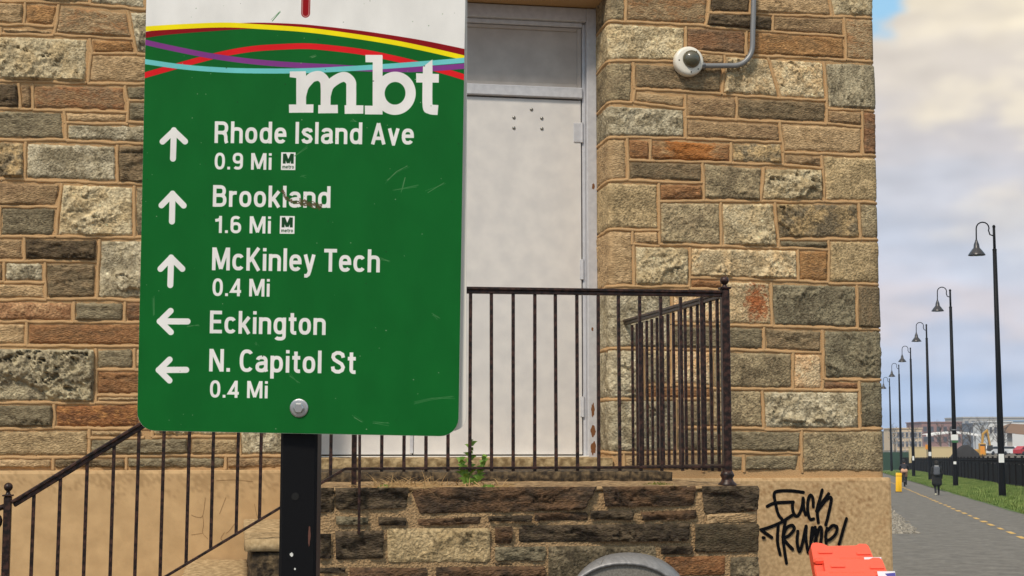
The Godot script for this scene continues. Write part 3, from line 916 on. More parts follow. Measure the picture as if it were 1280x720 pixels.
func stone_mesh(c: Array, lo: float, hi: float, base_w: float, joint: float, id: int) -> ArrayMesh:
	var k: Array = KINDS[c[8]]
	var p: Array[Vector2] = []
	for i in 4:
		p.append(Vector2(c[2 * i], c[2 * i + 1]) / 1000.0)
	var wide := maxf(p[0].distance_to(p[1]), p[3].distance_to(p[2]))
	var tall := maxf(p[0].distance_to(p[3]), p[1].distance_to(p[2]))
	var nx := clampi(int(wide / 0.0085), 6, 110)
	var ny := clampi(int(tall / 0.0085), 4, 60)
	var c0 := warm(srgb(k[0][0], k[0][1], k[0][2]), 0.1 if base_w < 1.0 else 0.0)
	var c1 := warm(srgb(k[1][0], k[1][1], k[1][2]), 0.1 if base_w < 1.0 else 0.0)
	var c2 := warm(srgb(k[2][0], k[2][1], k[2][2]), 0.1 if base_w < 1.0 else 0.0)
	var tone := (0.88 + 0.24 * fposmod(id * 0.618, 1.0)) * (1.0 if base_w < 1.0 else 0.88)
	var red := srgb(146, 82, 46)
	var stretch := Vector2(1, 1)
	if k[3] == 1:
		stretch = Vector2(0.5, 1.45)
	elif k[3] == 2:
		stretch = Vector2(1.7, 0.5)
	var off := Vector2(id * 3.71, id * 1.93)
	# the face is broken along a few planes, as rock-faced stone is
	var pr := RandomNumberGenerator.new()
	pr.seed = id * 77 + 5
	var planes := []
	var mid := (p[0] + p[2]) * 0.5
	for i in (7 if k[3] == 0 else 4):
		var sl: float = 0.13 if k[3] == 0 else 0.06
		planes.append([mid.x + pr.randf_range(-0.5, 0.5) * wide, mid.y + pr.randf_range(-0.5, 0.5) * tall, pr.randfn(0, sl * 0.8), pr.randfn(0, sl), k[4] * pr.randf_range(0.95, 1.7)])
	# scarps where a flake has come off: a line, the side beyond it lies deeper
	var scarps := []
	for i in (2 + pr.randi() % 2 if k[3] == 0 else 2 + pr.randi() % 3):
		var ang := pr.randfn(0, 0.35) if k[3] == 1 else (pr.randfn(0, 0.5) + (pr.randf_range(0, TAU) if i > 0 else 0.0))
		if k[3] == 2:
			ang += PI / 2
		var cen := mid + Vector2(pr.randf_range(-0.35, 0.35) * wide, pr.randf_range(-0.45, 0.3) * tall)
		if k[3] == 0 and i == 0:
			cen.y = mid.y - tall * pr.randf_range(0.2, 0.4)
		scarps.append([cen, Vector2(sin(ang), -cos(ang)), k[4] * ((pr.randf_range(0.75, 1.1) if i == 0 else pr.randf_range(0.3, 0.7)) if k[3] == 0 else pr.randf_range(0.15, 0.4)), wide * pr.randf_range(0.2, 0.6)])
	var broken: bool = k[3] == 0 and pr.randf() < 0.65
	var brk_c := c2.lerp(c1, 0.35)
	var verts := PackedVector3Array()
	var cols := PackedColorArray()
	var ids := PackedInt32Array()
	verts.resize((nx + 1) * (ny + 1))
	cols.resize((nx + 1) * (ny + 1))
	var at := 0
	for j in ny + 1:
		var t := float(j) / ny
		for i in nx + 1:
			var s := float(i) / nx
			var q := p[0].lerp(p[1], s).lerp(p[3].lerp(p[2], s), t)
			var f := (q + off) * stretch
			var a := n_a.get_noise_2d(f.x * 7.0, f.y * 7.0)
			var b := n_b.get_noise_2d(f.x * 24.0, f.y * 24.0 + 9.0)
			var g := n_c.get_noise_2d(f.x * 52.0 + 5.0, f.y * 52.0)
			var iso := n_c.get_noise_2d((q.x + off.x) * 95.0, (q.y + off.y) * 95.0)
			var rg := n_r.get_noise_2d(f.x * 3.4 + 31.0 + b * 0.25, f.y * 3.4)
			var dx := minf(s, 1.0 - s) * wide
			var dy := minf(t, 1.0 - t) * tall
			# distance from the joint, with rounded, ragged corners
			var rr := minf(0.014, minf(wide, tall) * 0.2)
			var ex := maxf(rr - dx, 0.0)
			var ey := maxf(rr - dy, 0.0)
			var e := rr - sqrt(ex * ex + ey * ey) if ex > 0.0 or ey > 0.0 else minf(dx, dy)
			e += -joint + n_b.get_noise_2d(q.x * 17.0 + id, q.y * 17.0) * 0.006 + g * 0.0025
			var rise := clampf(e / 0.006, -1.0, 1.0)
			var inner := smoothstep(0.0, 0.018, e)
			var brk := 0.0
			var drop := 0.0
			for sc in scarps:
				var rel: Vector2 = q - sc[0]
				var sd: float = rel.dot(sc[1]) + a * 0.035 + b * 0.012
				var reach := smoothstep(sc[3], sc[3] * 0.6, absf(rel.x * sc[1].y - rel.y * sc[1].x) + b * 0.03)
				var on := smoothstep(0.0, 0.005, sd) * smoothstep(0.13, 0.03, sd) * reach
				drop += sc[2] * on
				if broken:
					brk = maxf(brk, on)
			var fis := smoothstep(0.66, 0.84, rg) * inner
			var h: float
			if rise < 0.0:
				h = rise * 0.014
			else:
				var wx := q.x + a * 0.03 + b * 0.006
				var wy := q.y + n_a.get_noise_2d(f.y * 7.0 + 70.0, f.x * 7.0) * 0.03 + b * 0.006
				h = 1.0
				for pn in planes:
					h = minf(h, pn[4] + pn[2] * (wx - pn[0]) + pn[3] * (wy - pn[1]))
				h = clampf(h, k[4] * 0.35, k[4] * 1.7)
				h -= drop
				var cre := 0.45 - absf(b) * 1.9
				var cre2 := 0.4 - absf(n_a.get_noise_2d(f.x * 11.0 + 19.0, f.y * 11.0)) * 2.0
				h = h * sqrt(rise) + k[5] * (1.2 if k[3] == 0 else 0.75) * (a * 0.4 + cre2 * 0.7 + cre * 0.4 + g * 0.2) * inner
				h -= k[5] * 1.5 * fis
				h = maxf(h, 0.008 * inner + 0.0008)
			var near_corner := smoothstep(0.0, 0.12, minf(q.x - lo, hi - q.x))
			h *= 0.5 + 0.5 * near_corner
			verts[at] = wall_pos(q.x, q.y, h, lo, hi) + Vector3(0, 0, base_w)
			var m1 := smoothstep(-0.3, 0.32, a * 0.8 + b * 0.45)
			var m2 := smoothstep(0.1, 0.5, n_b.get_noise_2d(f.x * 8.0 + 50.0, f.y * 8.0) + g * 0.3)
			var col := c0.lerp(c1, m1).lerp(c2, m2 * 0.55)
			col = col.lerp(c2, smoothstep(0.3, 0.6, g + b * 0.3) * 0.4)
			col = col.lerp(brk_c, brk * (0.55 + 0.4 * smoothstep(-0.2, 0.3, b))).lerp(c2 * 0.7, fis * 0.7)
			var vein := smoothstep(0.05, 0.0, absf(n_a.get_noise_2d(f.x * 5.0 + 90.0, f.y * 6.0))) * smoothstep(-0.1, 0.25, b + a)
			col = col.lerp(c2 * 0.75, vein * 0.75)
			if c[8] == "pr":
				var rd := smoothstep(0.62, 0.2, Vector2((s - 0.68) * 1.9, (t - 0.5) * 1.15).length() + b * 0.35 + g * 0.25)
				col = col.lerp(red, rd * 0.9)
			elif c[8] == "or":
				col = col.lerp(srgb(158, 98, 48), smoothstep(0.36, 0.2, absf(s - 0.5) + b * 0.1) * 0.8)
			col = col * (tone * GAIN * (1.0 + 0.2 * g + 0.14 * iso + 0.24 * a))
			# flecks of mica
			col = col * (1.0 + 0.35 * smoothstep(0.5, 0.7, iso))
			col.a = 1.0
			cols[at] = col
			at += 1
	for j in ny:
		for i in nx:
			var v0 := j * (nx + 1) + i
			var v1 := v0 + nx + 1
			ids.append_array([v0, v0 + 1, v1 + 1, v0, v1 + 1, v1])
	# smooth normals from the grid
	var nor := PackedVector3Array()
	nor.resize(verts.size())
	for j in ny + 1:
		for i in nx + 1:
			var x1 := verts[j * (nx + 1) + mini(i + 1, nx)] - verts[j * (nx + 1) + maxi(i - 1, 0)]
			var y1 := verts[mini(j + 1, ny) * (nx + 1) + i] - verts[maxi(j - 1, 0) * (nx + 1) + i]
			nor[j * (nx + 1) + i] = y1.cross(x1).normalized()
	var arr := []
	arr.resize(Mesh.ARRAY_MAX)
	arr[Mesh.ARRAY_VERTEX] = verts
	arr[Mesh.ARRAY_NORMAL] = nor
	arr[Mesh.ARRAY_COLOR] = cols
	arr[Mesh.ARRAY_INDEX] = ids
	var mesh := ArrayMesh.new()
	mesh.add_surface_from_arrays(Mesh.PRIMITIVE_TRIANGLES, arr)
	return mesh

func stone_material(kind: String) -> Material:
	return [M.stone_rough, M.stone_lam, M.stone_vert][KINDS[kind][3]]

func bead_strip(st: SurfaceTool, a: Vector2, b: Vector2, lo: float, hi: float, id: int) -> void:
	# the raised, tooled ribbon of mortar along a joint
	var l := a.distance_to(b)
	var n := maxi(2, int(l / 0.025))
	var along := (b - a).normalized()
	var side := Vector2(-along.y, along.x)
	var prev := []
	for i in n + 1:
		var t := float(i) / n
		var c := a.lerp(b, t)
		c += side * n_c.get_noise_2d(c.x * 7.0 + id, c.y * 7.0) * 0.006
		var wob := 1.0 + 0.3 * n_b.get_noise_2d(c.x * 14.0 + id * 2.0, c.y * 14.0)
		var ring := []
		for k in 7:
			var x := (k - 3) / 3.0
			var up := -0.006 if absf(x) > 0.99 else 0.0075 * sqrt(1.0 - x * x * 0.9)
			var q: Vector2 = c + side * x * 0.0105 * wob
			ring.append(wall_pos(q.x, q.y, up * wob, lo, hi))
		if prev:
			for k in 6:
				quad(st, prev[k], ring[k], ring[k + 1], prev[k + 1])
		prev = ring

func mortar_sheet(u0: float, u1: float, v0: float, v1: float, lo: float, hi: float) -> SurfaceTool:
	var st := st_new(true)
	var nx := int((u1 - u0) / 0.03)
	var ny := int((v1 - v0) / 0.03)
	for j in ny + 1:
		for i in nx + 1:
			var u := lerpf(u0, u1, float(i) / nx)
			var v := lerpf(v1, v0, float(j) / ny)
			st.add_vertex(wall_pos(u, v, n_b.get_noise_2d(u * 8.0, v * 8.0) * 0.006 - 0.001, lo, hi))
	for j in ny:
		for i in nx:
			var a := j * (nx + 1) + i
			for k in [a, a + 1, a + nx + 2, a, a + nx + 2, a + nx + 1]:
				st.add_index(k)
	return st

func rough_block(st: SurfaceTool, lo: Vector3, hi: Vector3, step: float, amp: float) -> void:
	# a block of stone whose faces and edges are worn uneven
	var e := hi - lo
	for ax in 3:
		var b := (ax + 1) % 3
		var d := (ax + 2) % 3
		var nb := maxi(2, mini(60, int(e[b] / step)))
		var nd := maxi(2, mini(60, int(e[d] / step)))
		for s in 2:
			var g := []
			for i in nb + 1:
				var row := []
				for j in nd + 1:
					var p := lo
					p[ax] = hi[ax] if s else lo[ax]
					p[b] += e[b] * i / nb
					p[d] += e[d] * j / nd
					var w := Vector3(n_a.get_noise_3d(p.x * 6.0, p.y * 6.0, p.z * 6.0), n_a.get_noise_3d(p.y * 6.0 + 40.0, p.z * 6.0, p.x * 6.0), n_a.get_noise_3d(p.z * 6.0 + 80.0, p.x * 6.0, p.y * 6.0))
					# wear the edges
					var mid := (lo + hi) * 0.5
					var edge := 0
					for q in 3:
						if absf(absf(p[q] - mid[q]) - e[q] * 0.5) < 0.004:
							edge += 1
					var pull := Vector3.ZERO
					if edge > 1:
						for q in 3:
							if absf(absf(p[q] - mid[q]) - e[q] * 0.5) < 0.004:
								pull[q] = -signf(p[q] - mid[q]) * amp * 0.5
					row.append(p + w * amp + pull)
				g.append(row)
			for i in nb:
				for j in nd:
					if s:
						quad(st, g[i][j], g[i][j + 1], g[i + 1][j + 1], g[i + 1][j])
					else:
						quad(st, g[i][j], g[i + 1][j], g[i + 1][j + 1], g[i][j + 1])

# ------------------------------------------------------------------ the building
func build_building() -> void:
	var b := thing("stone_building", "tan rubble stone building with raised mortar joints and a pale metal door", "building", WALL_ORIGIN, TURN)
	var right := part(mortar_sheet(JAMB_R - 0.36, CORNER + 0.4, 1.5, 4.93, JAMB_R, CORNER), "stone_wall", M.mortar, b)
	var left := part(mortar_sheet(-4.66, JAMB_L + 0.36, 1.55, 4.93, -FAR_OUT, JAMB_L), "stone_wall", M.mortar, b)
	var id := 1
	for side in [[right, STONES_RIGHT, JAMB_R, CORNER], [left, STONES_LEFT, -FAR_OUT, JAMB_L]]:
		var beads := st_new(true)
		for c in side[1]:
			part(stone_mesh(c, side[2], side[3], 0.0, 0.0115, id), "stone", stone_material(c[8]), side[0])
			var tl := Vector2(c[0], c[1]) / 1000.0
			var br := Vector2(c[4], c[5]) / 1000.0
			var bl := Vector2(c[6], c[7]) / 1000.0
			if bl.y > 1.6:
				bead_strip(beads, bl, br, side[2], side[3], id)
			if bl.x > side[2] - 0.2:
				bead_strip(beads, bl, tl, side[2], side[3], id)
			id += 1
		part(beads, "raised_mortar_joint", M.bead, side[0])
	# lintel over the door
	var lin := part(box_mesh(Vector3(JAMB_L + 0.002, 4.425, -0.36), Vector3(JAMB_R - 0.002, 4.93, -0.004)), "lintel_wall", M.mortar, b)
	for c in [[-1845, 4930, -1240, 4930, -1250, 4432, -1845, 4432, "p"], [-1240, 4930, -640, 4930, -640, 4432, -1250, 4432, "g"], [-640, 4930, -100, 4930, -100, 4432, -640, 4432, "t"]]:
		part(stone_mesh(c, -FAR_OUT, FAR_OUT, 0.0, 0.012, id), "stone", stone_material(c[8]), lin)
		id += 1
	# the body behind and above the faced part
	var core := st_new()
	box(core, Vector3(-12, -0.3, -9.0), Vector3(1.58, 7.0, -0.6))
	box(core, Vector3(-0.07, -0.3, -0.595), Vector3(1.575, 4.9, -0.03))
	box(core, Vector3(-12, -0.3, -0.595), Vector3(-1.88, 4.9, -0.03))
	box(core, Vector3(-12, 4.935, -0.595), Vector3(1.6, 7.0, 0.0))
	part(core, "wall_core", M.mortar, b)
	# rendered plinth
	var pl := part(plinth(-12.0, -4.7, -1.6, 1.58, 0.05, -0.02, 1), "plinth", M.stucco_left, b)
	pl.set_meta("label", "smooth tan rendered base with fine cracks behind the stair railing")
	var cr := st_new()
	for line in CRACKS:
		ribbon(cr, line, 0.0009, 0.0518, 0.002)
	part(cr, "crack", M.crack, pl)
	var prt := part(plinth(-0.05, -0.05, CORNER + 0.03, 1.524, 0.03, -0.42, 2), "plinth", M.stucco_right, b)
	var sp := st_new()
	for i in GRAFFITI.size():
		ribbon(sp, GRAFFITI[i], 0.0098, 0.0328 + i * 0.0003, 0.0035)
	var gr := part(sp, "graffiti", M.spray, prt)
	gr.set_meta("label", "two lines of black spray paint scrawl")
	# sills under the door
	var si := st_new(true)
	rough_block(si, Vector3(JAMB_L - 0.05, 1.572, -0.5), Vector3(JAMB_R + 0.01, 1.645, 0.02), 0.03, 0.006)
	part(si, "door_sill", M.sill, b)
	var sd := st_new(true)
	rough_block(sd, Vector3(JAMB_L - 0.1, 1.50, -0.1), Vector3(0.0, 1.583, 1.0), 0.04, 0.007)
	part(sd, "threshold_step", M.sill_dark, b)
	build_door(b)

func plinth(u_end: float, u0: float, u1: float, top: float, w: float, back: float, which: int) -> SurfaceTool:
	# a rendered base; its face carries the soot and lichen stains seen on it
	var st := st_new()
	st.set_color(Color.WHITE)
	box(st, Vector3(u_end, -0.3, back), Vector3(u1, top, w - 0.004), 0.01)
	var nx := int((u1 - u0) / 0.016)
	var ny := int((top - 0.6) / 0.016)
	var p := []
	var c := []
	for j in ny + 1:
		for i in nx + 1:
			var u := lerpf(u0, u1 - 0.002, float(i) / nx)
			var v := lerpf(top - 0.002, 0.6, float(j) / ny)
			var lip := 0.006 if i == 0 or i == nx or j == 0 else 0.0
			var n := n_a.get_noise_2d(u * 4.0 + which * 20.0, v * 4.0)
			var g := n_b.get_noise_2d(u * 30.0, v * 30.0 + which)
			var f := n_c.get_noise_2d(u * 70.0, v * 70.0)
			p.append(Vector3(u, v, w + (n_b.get_noise_2d(u * 9.0, v * 9.0)) * 0.0012 - lip))
			var s := 0.0
			if which == 1:
				# sooty patches under the ledge, thinning out in grains
				s = smoothstep(0.05, 0.35, n * 0.7 + g * 0.7 + f * 0.7 + 0.45 - absf(v - 1.53) * 6.0 - absf(u + 2.35) * 0.35)
				c.append(Color.WHITE.lerp(Color(0.50, 0.46, 0.40), s * 0.5) * (1.0 + 0.06 * n + 0.03 * f))
			else:
				s = smoothstep(0.12, 0.4, g * 0.8 + f * 0.5 + n * 0.5 + 0.12 - absf(v - 1.38) * 1.2 - absf(u - 1.25) * 0.4)
				c.append(Color.WHITE.lerp(Color(0.52, 0.42, 0.33), s * 0.7) * (1.0 + 0.1 * n + 0.08 * g))
	for j in ny:
		for i in nx:
			var a := j * (nx + 1) + i
			for k in [a, a + 1, a + nx + 2, a, a + nx + 2, a + nx + 1]:
				var col: Color = c[k]
				col.a = 1.0
				st.set_color(col)
				st.add_vertex(p[k])
	return st

func box_mesh(lo: Vector3, hi: Vector3, bev := 0.0) -> SurfaceTool:
	var st := st_new()
	box(st, lo, hi, bev)
	return st

func ribbon(st: SurfaceTool, line: Array, half: float, w: float, wob: float) -> void:
	# flat paint or dirt along a polyline on the wall, coordinates in millimetres
	var src := PackedVector2Array()
	for i in range(0, line.size(), 2):
		src.append(Vector2(line[i], line[i + 1]))
	var pts := PackedVector2Array()
	for i in range(src.size() - 1):
		var p0 := src[maxi(i - 1, 0)]
		var p3 := src[mini(i + 2, src.size() - 1)]
		for k in 6:
			pts.append(src[i].cubic_interpolate(src[i + 1], p0, p3, k / 6.0))
	pts.append(src[-1])
	# in short pieces, so that a loop stays open in the middle
	var runs := []
	for i in range(0, pts.size() - 1, 8):
		runs.append(pts.slice(i, mini(i + 9, pts.size())))
	for ri in runs.size():
		ribbon_run(st, runs[ri], half, w + ri * 0.00003, wob)

func ribbon_run(st: SurfaceTool, pts: PackedVector2Array, half: float, w: float, wob: float) -> void:
	for poly in Geometry2D.offset_polyline(pts, half * 1000.0, Geometry2D.JOIN_ROUND, Geometry2D.END_ROUND):
		var q := PackedVector2Array()
		for v in poly:
			var n := n_b.get_noise_2dv(v * 0.05) * wob * 1000.0 * 0.4
			q.append((v + Vector2(n, n * 0.5)) / 1000.0)
		if Geometry2D.is_polygon_clockwise(q) and q.size() > 3:
			continue
		var tr := Geometry2D.triangulate_polygon(q)
		for i in range(0, tr.size(), 3):
			for j in [0, 2, 1]:
				st.add_vertex(Vector3(q[tr[i + j]].x, q[tr[i + j]].y, w))

func build_door(b: Node3D) -> void:
	var x0 := JAMB_L + 0.003
	var x1 := JAMB_R - 0.003
	var fr := st_new()
	box(fr, Vector3(x1 - 0.062, 1.64, -0.42), Vector3(x1, 4.42, -0.30), 0.004)
	box(fr, Vector3(x1 - 0.082, 1.64, -0.43), Vector3(x1 - 0.0625, 4.33, -0.345), 0.003)
	box(fr, Vector3(x0, 1.64, -0.42), Vector3(x0 + 0.062, 4.42, -0.30), 0.004)
	box(fr, Vector3(x0 + 0.0625, 4.335, -0.42), Vector3(x1 - 0.0625, 4.42, -0.303), 0.004)
	box(fr, Vector3(x0 + 0.0625, 3.853, -0.42), Vector3(x1 - 0.083, 3.922, -0.325), 0.006)
	box(fr, Vector3(x0 + 0.0625, 4.305, -0.42), Vector3(x1 - 0.083, 4.334, -0.335), 0.003)
	part(fr, "door_frame", M.frame_paint, b)
	var tp := part(box_mesh(Vector3(x0 + 0.064, 3.923, -0.40), Vector3(x1 - 0.084, 4.304, -0.36)), "transom_panel", M.transom_paint, b)
	var rim := st_new()
	box(rim, Vector3(x1 - 0.112, 3.924, -0.3595), Vector3(x1 - 0.085, 4.303, -0.349), 0.003)
	box(rim, Vector3(x0 + 0.066, 4.28, -0.3595), Vector3(x1 - 0.113, 4.303, -0.349), 0.003)
	box(rim, Vector3(x0 + 0.066, 3.924, -0.3595), Vector3(x1 - 0.113, 3.945, -0.349), 0.003)
	part(rim, "glazing_bead", M.transom_paint, tp)
	# weathered threshold
	part(box_mesh(Vector3(x0 + 0.06, 1.646, -0.44), Vector3(x1 - 0.06, 1.654, -0.3), 0.002), "threshold", M.sign_back, b)
	var leaf := part(box_mesh(Vector3(-1.214, 1.662, -0.395), Vector3(x1 - 0.089, 3.845, -0.35), 0.003), "door", M.door_paint, b)
	var leaf2 := part(box_mesh(Vector3(x0 + 0.068, 1.662, -0.395), Vector3(-1.222, 3.845, -0.35), 0.003), "door", M.door_paint, b)
	part(box_mesh(Vector3(-1.236, 1.67, -0.3499), Vector3(-1.216, 3.84, -0.343), 0.002), "astragal", M.frame_paint, leaf2)
	for p in [[-0.607, 3.723], [-0.607, 3.658], [-0.432, 3.725], [-0.432, 3.66], [-0.497, 3.778]]:
		var s := st_new(true)
		lathe(s, [Vector2(0.011, 0), Vector2(0.010, 0.004), Vector2(0.006, 0.007), Vector2(0, 0.008)], 10, Transform3D(Basis(Vector3.RIGHT, PI / 2), Vector3(p[0], p[1], -0.35)))
		part(s, "bolt_head", M.bolt_grey, leaf)
	for v in [3.642, 2.79, 1.95]:
		var h := st_new()
		var small: bool = v < 3.0
		box(h, Vector3(-0.232 if not small else -0.196, v - 0.06, -0.35), Vector3(-0.186, v + 0.06, -0.344), 0.002)
		tube(h, [Vector3(-0.181, v - 0.062, -0.341), Vector3(-0.181, v + 0.062, -0.341)], 0.009, 8)
		part(h, "hinge", M.frame_paint, leaf)
	# rust where the frame has peeled
	for r in [[-0.13, 1.93, 0.010, 0.04], [-0.13, 1.80, 0.014, 0.034], [-0.128, 1.70, 0.016, 0.04], [-0.12, 3.3, 0.008, 0.02], [-0.13, 2.42, 0.006, 0.012]]:
		var pe := st_new()
		prism(pe, rag(r[0], r[1], r[2], r[3], int(r[1] * 100)), -0.2997, -0.2992)
		part(pe, "peeled_paint", M.rust, b)

func rag(x: float, y: float, rx: float, ry: float, s: int) -> PackedVector2Array:
	var p := PackedVector2Array()
	for k in 22:
		var a := TAU * k / 22
		var r := 1.0 + 0.45 * n_b.get_noise_2d(cos(a) * 1.4 + s, sin(a) * 1.4)
		p.append(Vector2(x + cos(a) * rx * r, y + sin(a) * ry * r))
	return p

# ------------------------------------------------------------------ stoop
func build_stoop() -> void:
	var base := Vector3(-0.9, 0, 1.0)
	var s := thing("stone_stoop", "stone stoop of dark rough rubble with steps going down beside it", "stairs", wall_point(base.x, -0.1, base.z), TURN)
	var off := Vector3(-base.x, 0.1, -base.z)
	var fill := st_new(true)
	rough_block(fill, Vector3(-1.885, -0.2, 0.1), Vector3(0.135, 1.515, 1.935), 0.05, 0.006)
	var wl := part(fill, "rubble_wall", M.mortar_stoop, s, off)
	var id := 400
	for c in STONES_STOOP:
		part(stone_mesh(c, -FAR_OUT, FAR_OUT, 1.936, -0.003, id), "stone", stone_material(c[8]), wl)
		id += 1
	var top := st_new(true)
	rough_block(top, Vector3(-1.89, 1.512, 0.11), Vector3(0.138, 1.533, 1.945), 0.025, 0.007)
	part(top, "landing_slab", M.slab, s, off)
	for k in 7:
		var u1 := -1.885 - 0.295 * k
		var y1 := 1.31 - 0.22 * k
		var st := st_new(true)
		rough_block(st, Vector3(u1 - 0.32, y1 - 0.055, 0.06), Vector3(u1, y1, 1.955), 0.03, 0.006)
		part(st, "tread", M.tread, s, off)
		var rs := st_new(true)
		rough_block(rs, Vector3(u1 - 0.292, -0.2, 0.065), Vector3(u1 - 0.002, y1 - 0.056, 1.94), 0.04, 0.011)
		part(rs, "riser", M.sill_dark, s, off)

# ------------------------------------------------------------------ railing
func build_railing() -> void:
	var base := Vector3(0, 1.53, 1.9)
	var r := thing("iron_railing", "rusty brown iron railing with ball finials along the stoop and down its steps", "railing", wall_point(base.x, base.y, base.z), TURN)
	var off := -base
	var w := 1.9
	var st := st_new()
	bar(st, Vector3(-1.70, 2.428, w), Vector3(-0.018, 2.434, w), 0.045, 0.014, 0.003)
	bar(st, Vector3(-1.70, 2.413, w), Vector3(-0.018, 2.419, w), 0.026, 0.0155, 0.002)
	part(st, "top_rail", M.iron, r, off)
	st = st_new()
	bar(st, Vector3(-1.77, 1.614, w), Vector3(-0.016, 1.618, w), 0.026, 0.012, 0.002)
	part(st, "bottom_rail", M.iron, r, off)
	for k in 17:
		var u := -1.607 + 0.0995 * k
		if u > -0.06:
			break
		st = st_new()
		bar(st, Vector3(u, 1.6, w), Vector3(u + 0.002 * sin(k * 2.1), 2.408, w), 0.0145, 0.0145, 0.0015)
		part(st, "baluster", M.iron, r, off)
	# corner post with ball and flared foot
	st = st_new()
	box(st, Vector3(-0.019, 1.56, w - 0.019), Vector3(0.019, 2.447, w + 0.019), 0.003)
	box(st, Vector3(-0.026, 2.4475, w - 0.026), Vector3(0.026, 2.458, w + 0.026), 0.003)
	var post := part(st, "post", M.iron, r, off)
	st = st_new(true)
	lathe(st, [Vector2(0, 1.525), Vector2(0.042, 1.525), Vector2(0.043, 1.54), Vector2(0.03, 1.552), Vector2(0.026, 1.565), Vector2(0.034, 1.58), Vector2(0.024, 1.6), Vector2(0, 1.602)], 14, Transform3D(Basis(), Vector3(0, 0, w)))
	part(st, "foot", M.iron, post)
	st = st_new(true)
	lathe(st, ball(0.021, 2.489, 0.012, 2.457), 14, Transform3D(Basis(), Vector3(0, 0, w)))
	part(st, "finial", M.iron, post)
	# return to the wall
	st = st_new()
	bar(st, Vector3(0, 2.432, w - 0.02), Vector3(0, 2.447, 0.015), 0.04, 0.014, 0.003)
	bar(st, Vector3(0, 2.417, w - 0.02), Vector3(0, 2.432, 0.015), 0.024, 0.0155, 0.002)
	part(st, "top_rail", M.iron, r, off)
	st = st_new()
	bar(st, Vector3(0, 1.625, w - 0.02), Vector3(0, 1.592, 0.015), 0.026, 0.014, 0.002)
	part(st, "bottom_rail", M.iron, r, off)
	for k in 16:
		var ww := 1.78 - 0.108 * k
		st = st_new()
		bar(st, Vector3(0, 1.59 + 0.005, ww), Vector3(0, 2.412, ww), 0.0145, 0.0145, 0.0015)
		part(st, "baluster", M.iron, r, off)
	# flight: rails slope down to the newel
	st = st_new()
	bar(st, Vector3(-3.19, 1.474, w), Vector3(-1.695, 2.422, w), 0.045, 0.016, 0.004)
	bar(st, Vector3(-3.18, 1.462, w), Vector3(-1.695, 2.405, w), 0.028, 0.018, 0.003)
	part(st, "handrail", M.iron, r, off)
	st = st_new()
	bar(st, Vector3(-1.77, 1.614, w), Vector3(-3.19, 0.762, w), 0.024, 0.012, 0.002)
	part(st, "bottom_rail", M.iron, r, off)
	for u in [-3.099, -2.991, -2.881, -2.77, -2.666, -2.559, -2.45, -2.346, -2.238, -2.138, -2.03, -1.93, -1.83]:
		st = st_new()
		bar(st, Vector3(u - 0.004, 0.762 + (u + 3.19) * 0.6, w), Vector3(u, 1.455 + (u + 3.19) * 0.634, w), 0.0145, 0.0145, 0.0015)
		part(st, "baluster", M.iron, r, off)
	st = st_new()
	box(st, Vector3(-1.741, 1.5, w - 0.011), Vector3(-1.719, 2.43, w + 0.011), 0.002)
	part(st, "post", M.iron, r, off)
	st = st_new()
	bar(st, Vector3(-1.712, 2.41, w + 0.012), Vector3(-1.712, 1.65, w + 0.088), 0.013, 0.012, 0.002)
	bar(st, Vector3(-1.712, 1.65, w + 0.088), Vector3(-1.712, 1.33, w + 0.086), 0.013, 0.012, 0.002)
	bar(st, Vector3(-1.712, 1.34, w + 0.08), Vector3(-1.712, 1.335, w + 0.02), 0.013, 0.012, 0.002)
	part(st, "brace", M.iron, r, off)
	st = st_new()
	box(st, Vector3(-3.222, 0.3, w - 0.016), Vector3(-3.19, 1.5, w + 0.016), 0.003)
	box(st, Vector3(-3.228, 1.5005, w - 0.022), Vector3(-3.184, 1.508, w + 0.022), 0.002)
	var nw := part(st, "post", M.iron, r, off)
	st = st_new(true)
	lathe(st, ball(0.019, 1.54, 0.010, 1.507), 14, Transform3D(Basis(), Vector3(-3.206, 0, w)))
	part(st, "finial", M.iron, nw)
	st = st_new(true)
	var cv := []
	for k in 15:
		var a := deg_to_rad(70.0 + k * 26.0)
		var rr := 0.052 - 0.0022 * k
		cv.append(Vector3(-3.262 + cos(a) * rr * 0.9, 1.40 + sin(a) * rr, w))
	cv.push_front(Vector3(-3.212, 1.46, w))
	tube(st, cv, 0.012, 8)
	part(st, "volute", M.iron, nw)

func ball(r: float, y: float, neck: float, y0: float) -> Array:
	var p := [Vector2(0, y0), Vector2(neck * 1.5, y0), Vector2(neck, y0 + 0.005)]
	for k in 11:
		var a := deg_to_rad(-65.0 + k * 15.5)
		p.append(Vector2(maxf(cos(a) * r, 0.0), y + sin(a) * r))
	return p

# ------------------------------------------------------------------ sign
func el(cx: float, cy: float, rx: float, ry: float, a0: float, a1: float) -> PackedVector2Array:
	var p := PackedVector2Array()
	var n := maxi(3, int(absf(a1 - a0) / 9.0))
	for i in n + 1:
		var a := deg_to_rad(lerpf(a0, a1, float(i) / n))
		var c := cos(a)
		var s := sin(a)
		p.append(Vector2(cx + rx * signf(c) * pow(absf(c), 0.8), cy + ry * signf(s) * pow(absf(s), 0.8)))
	return p

func pl(a: Array) -> PackedVector2Array:
	var p := PackedVector2Array()
	for i in range(0, a.size(), 2):
		p.append(Vector2(a[i], a[i + 1]))
	return p

func join(a: PackedVector2Array, b: PackedVector2Array) -> PackedVector2Array:
	var p := a.duplicate()
	p.append_array(b)
	return p

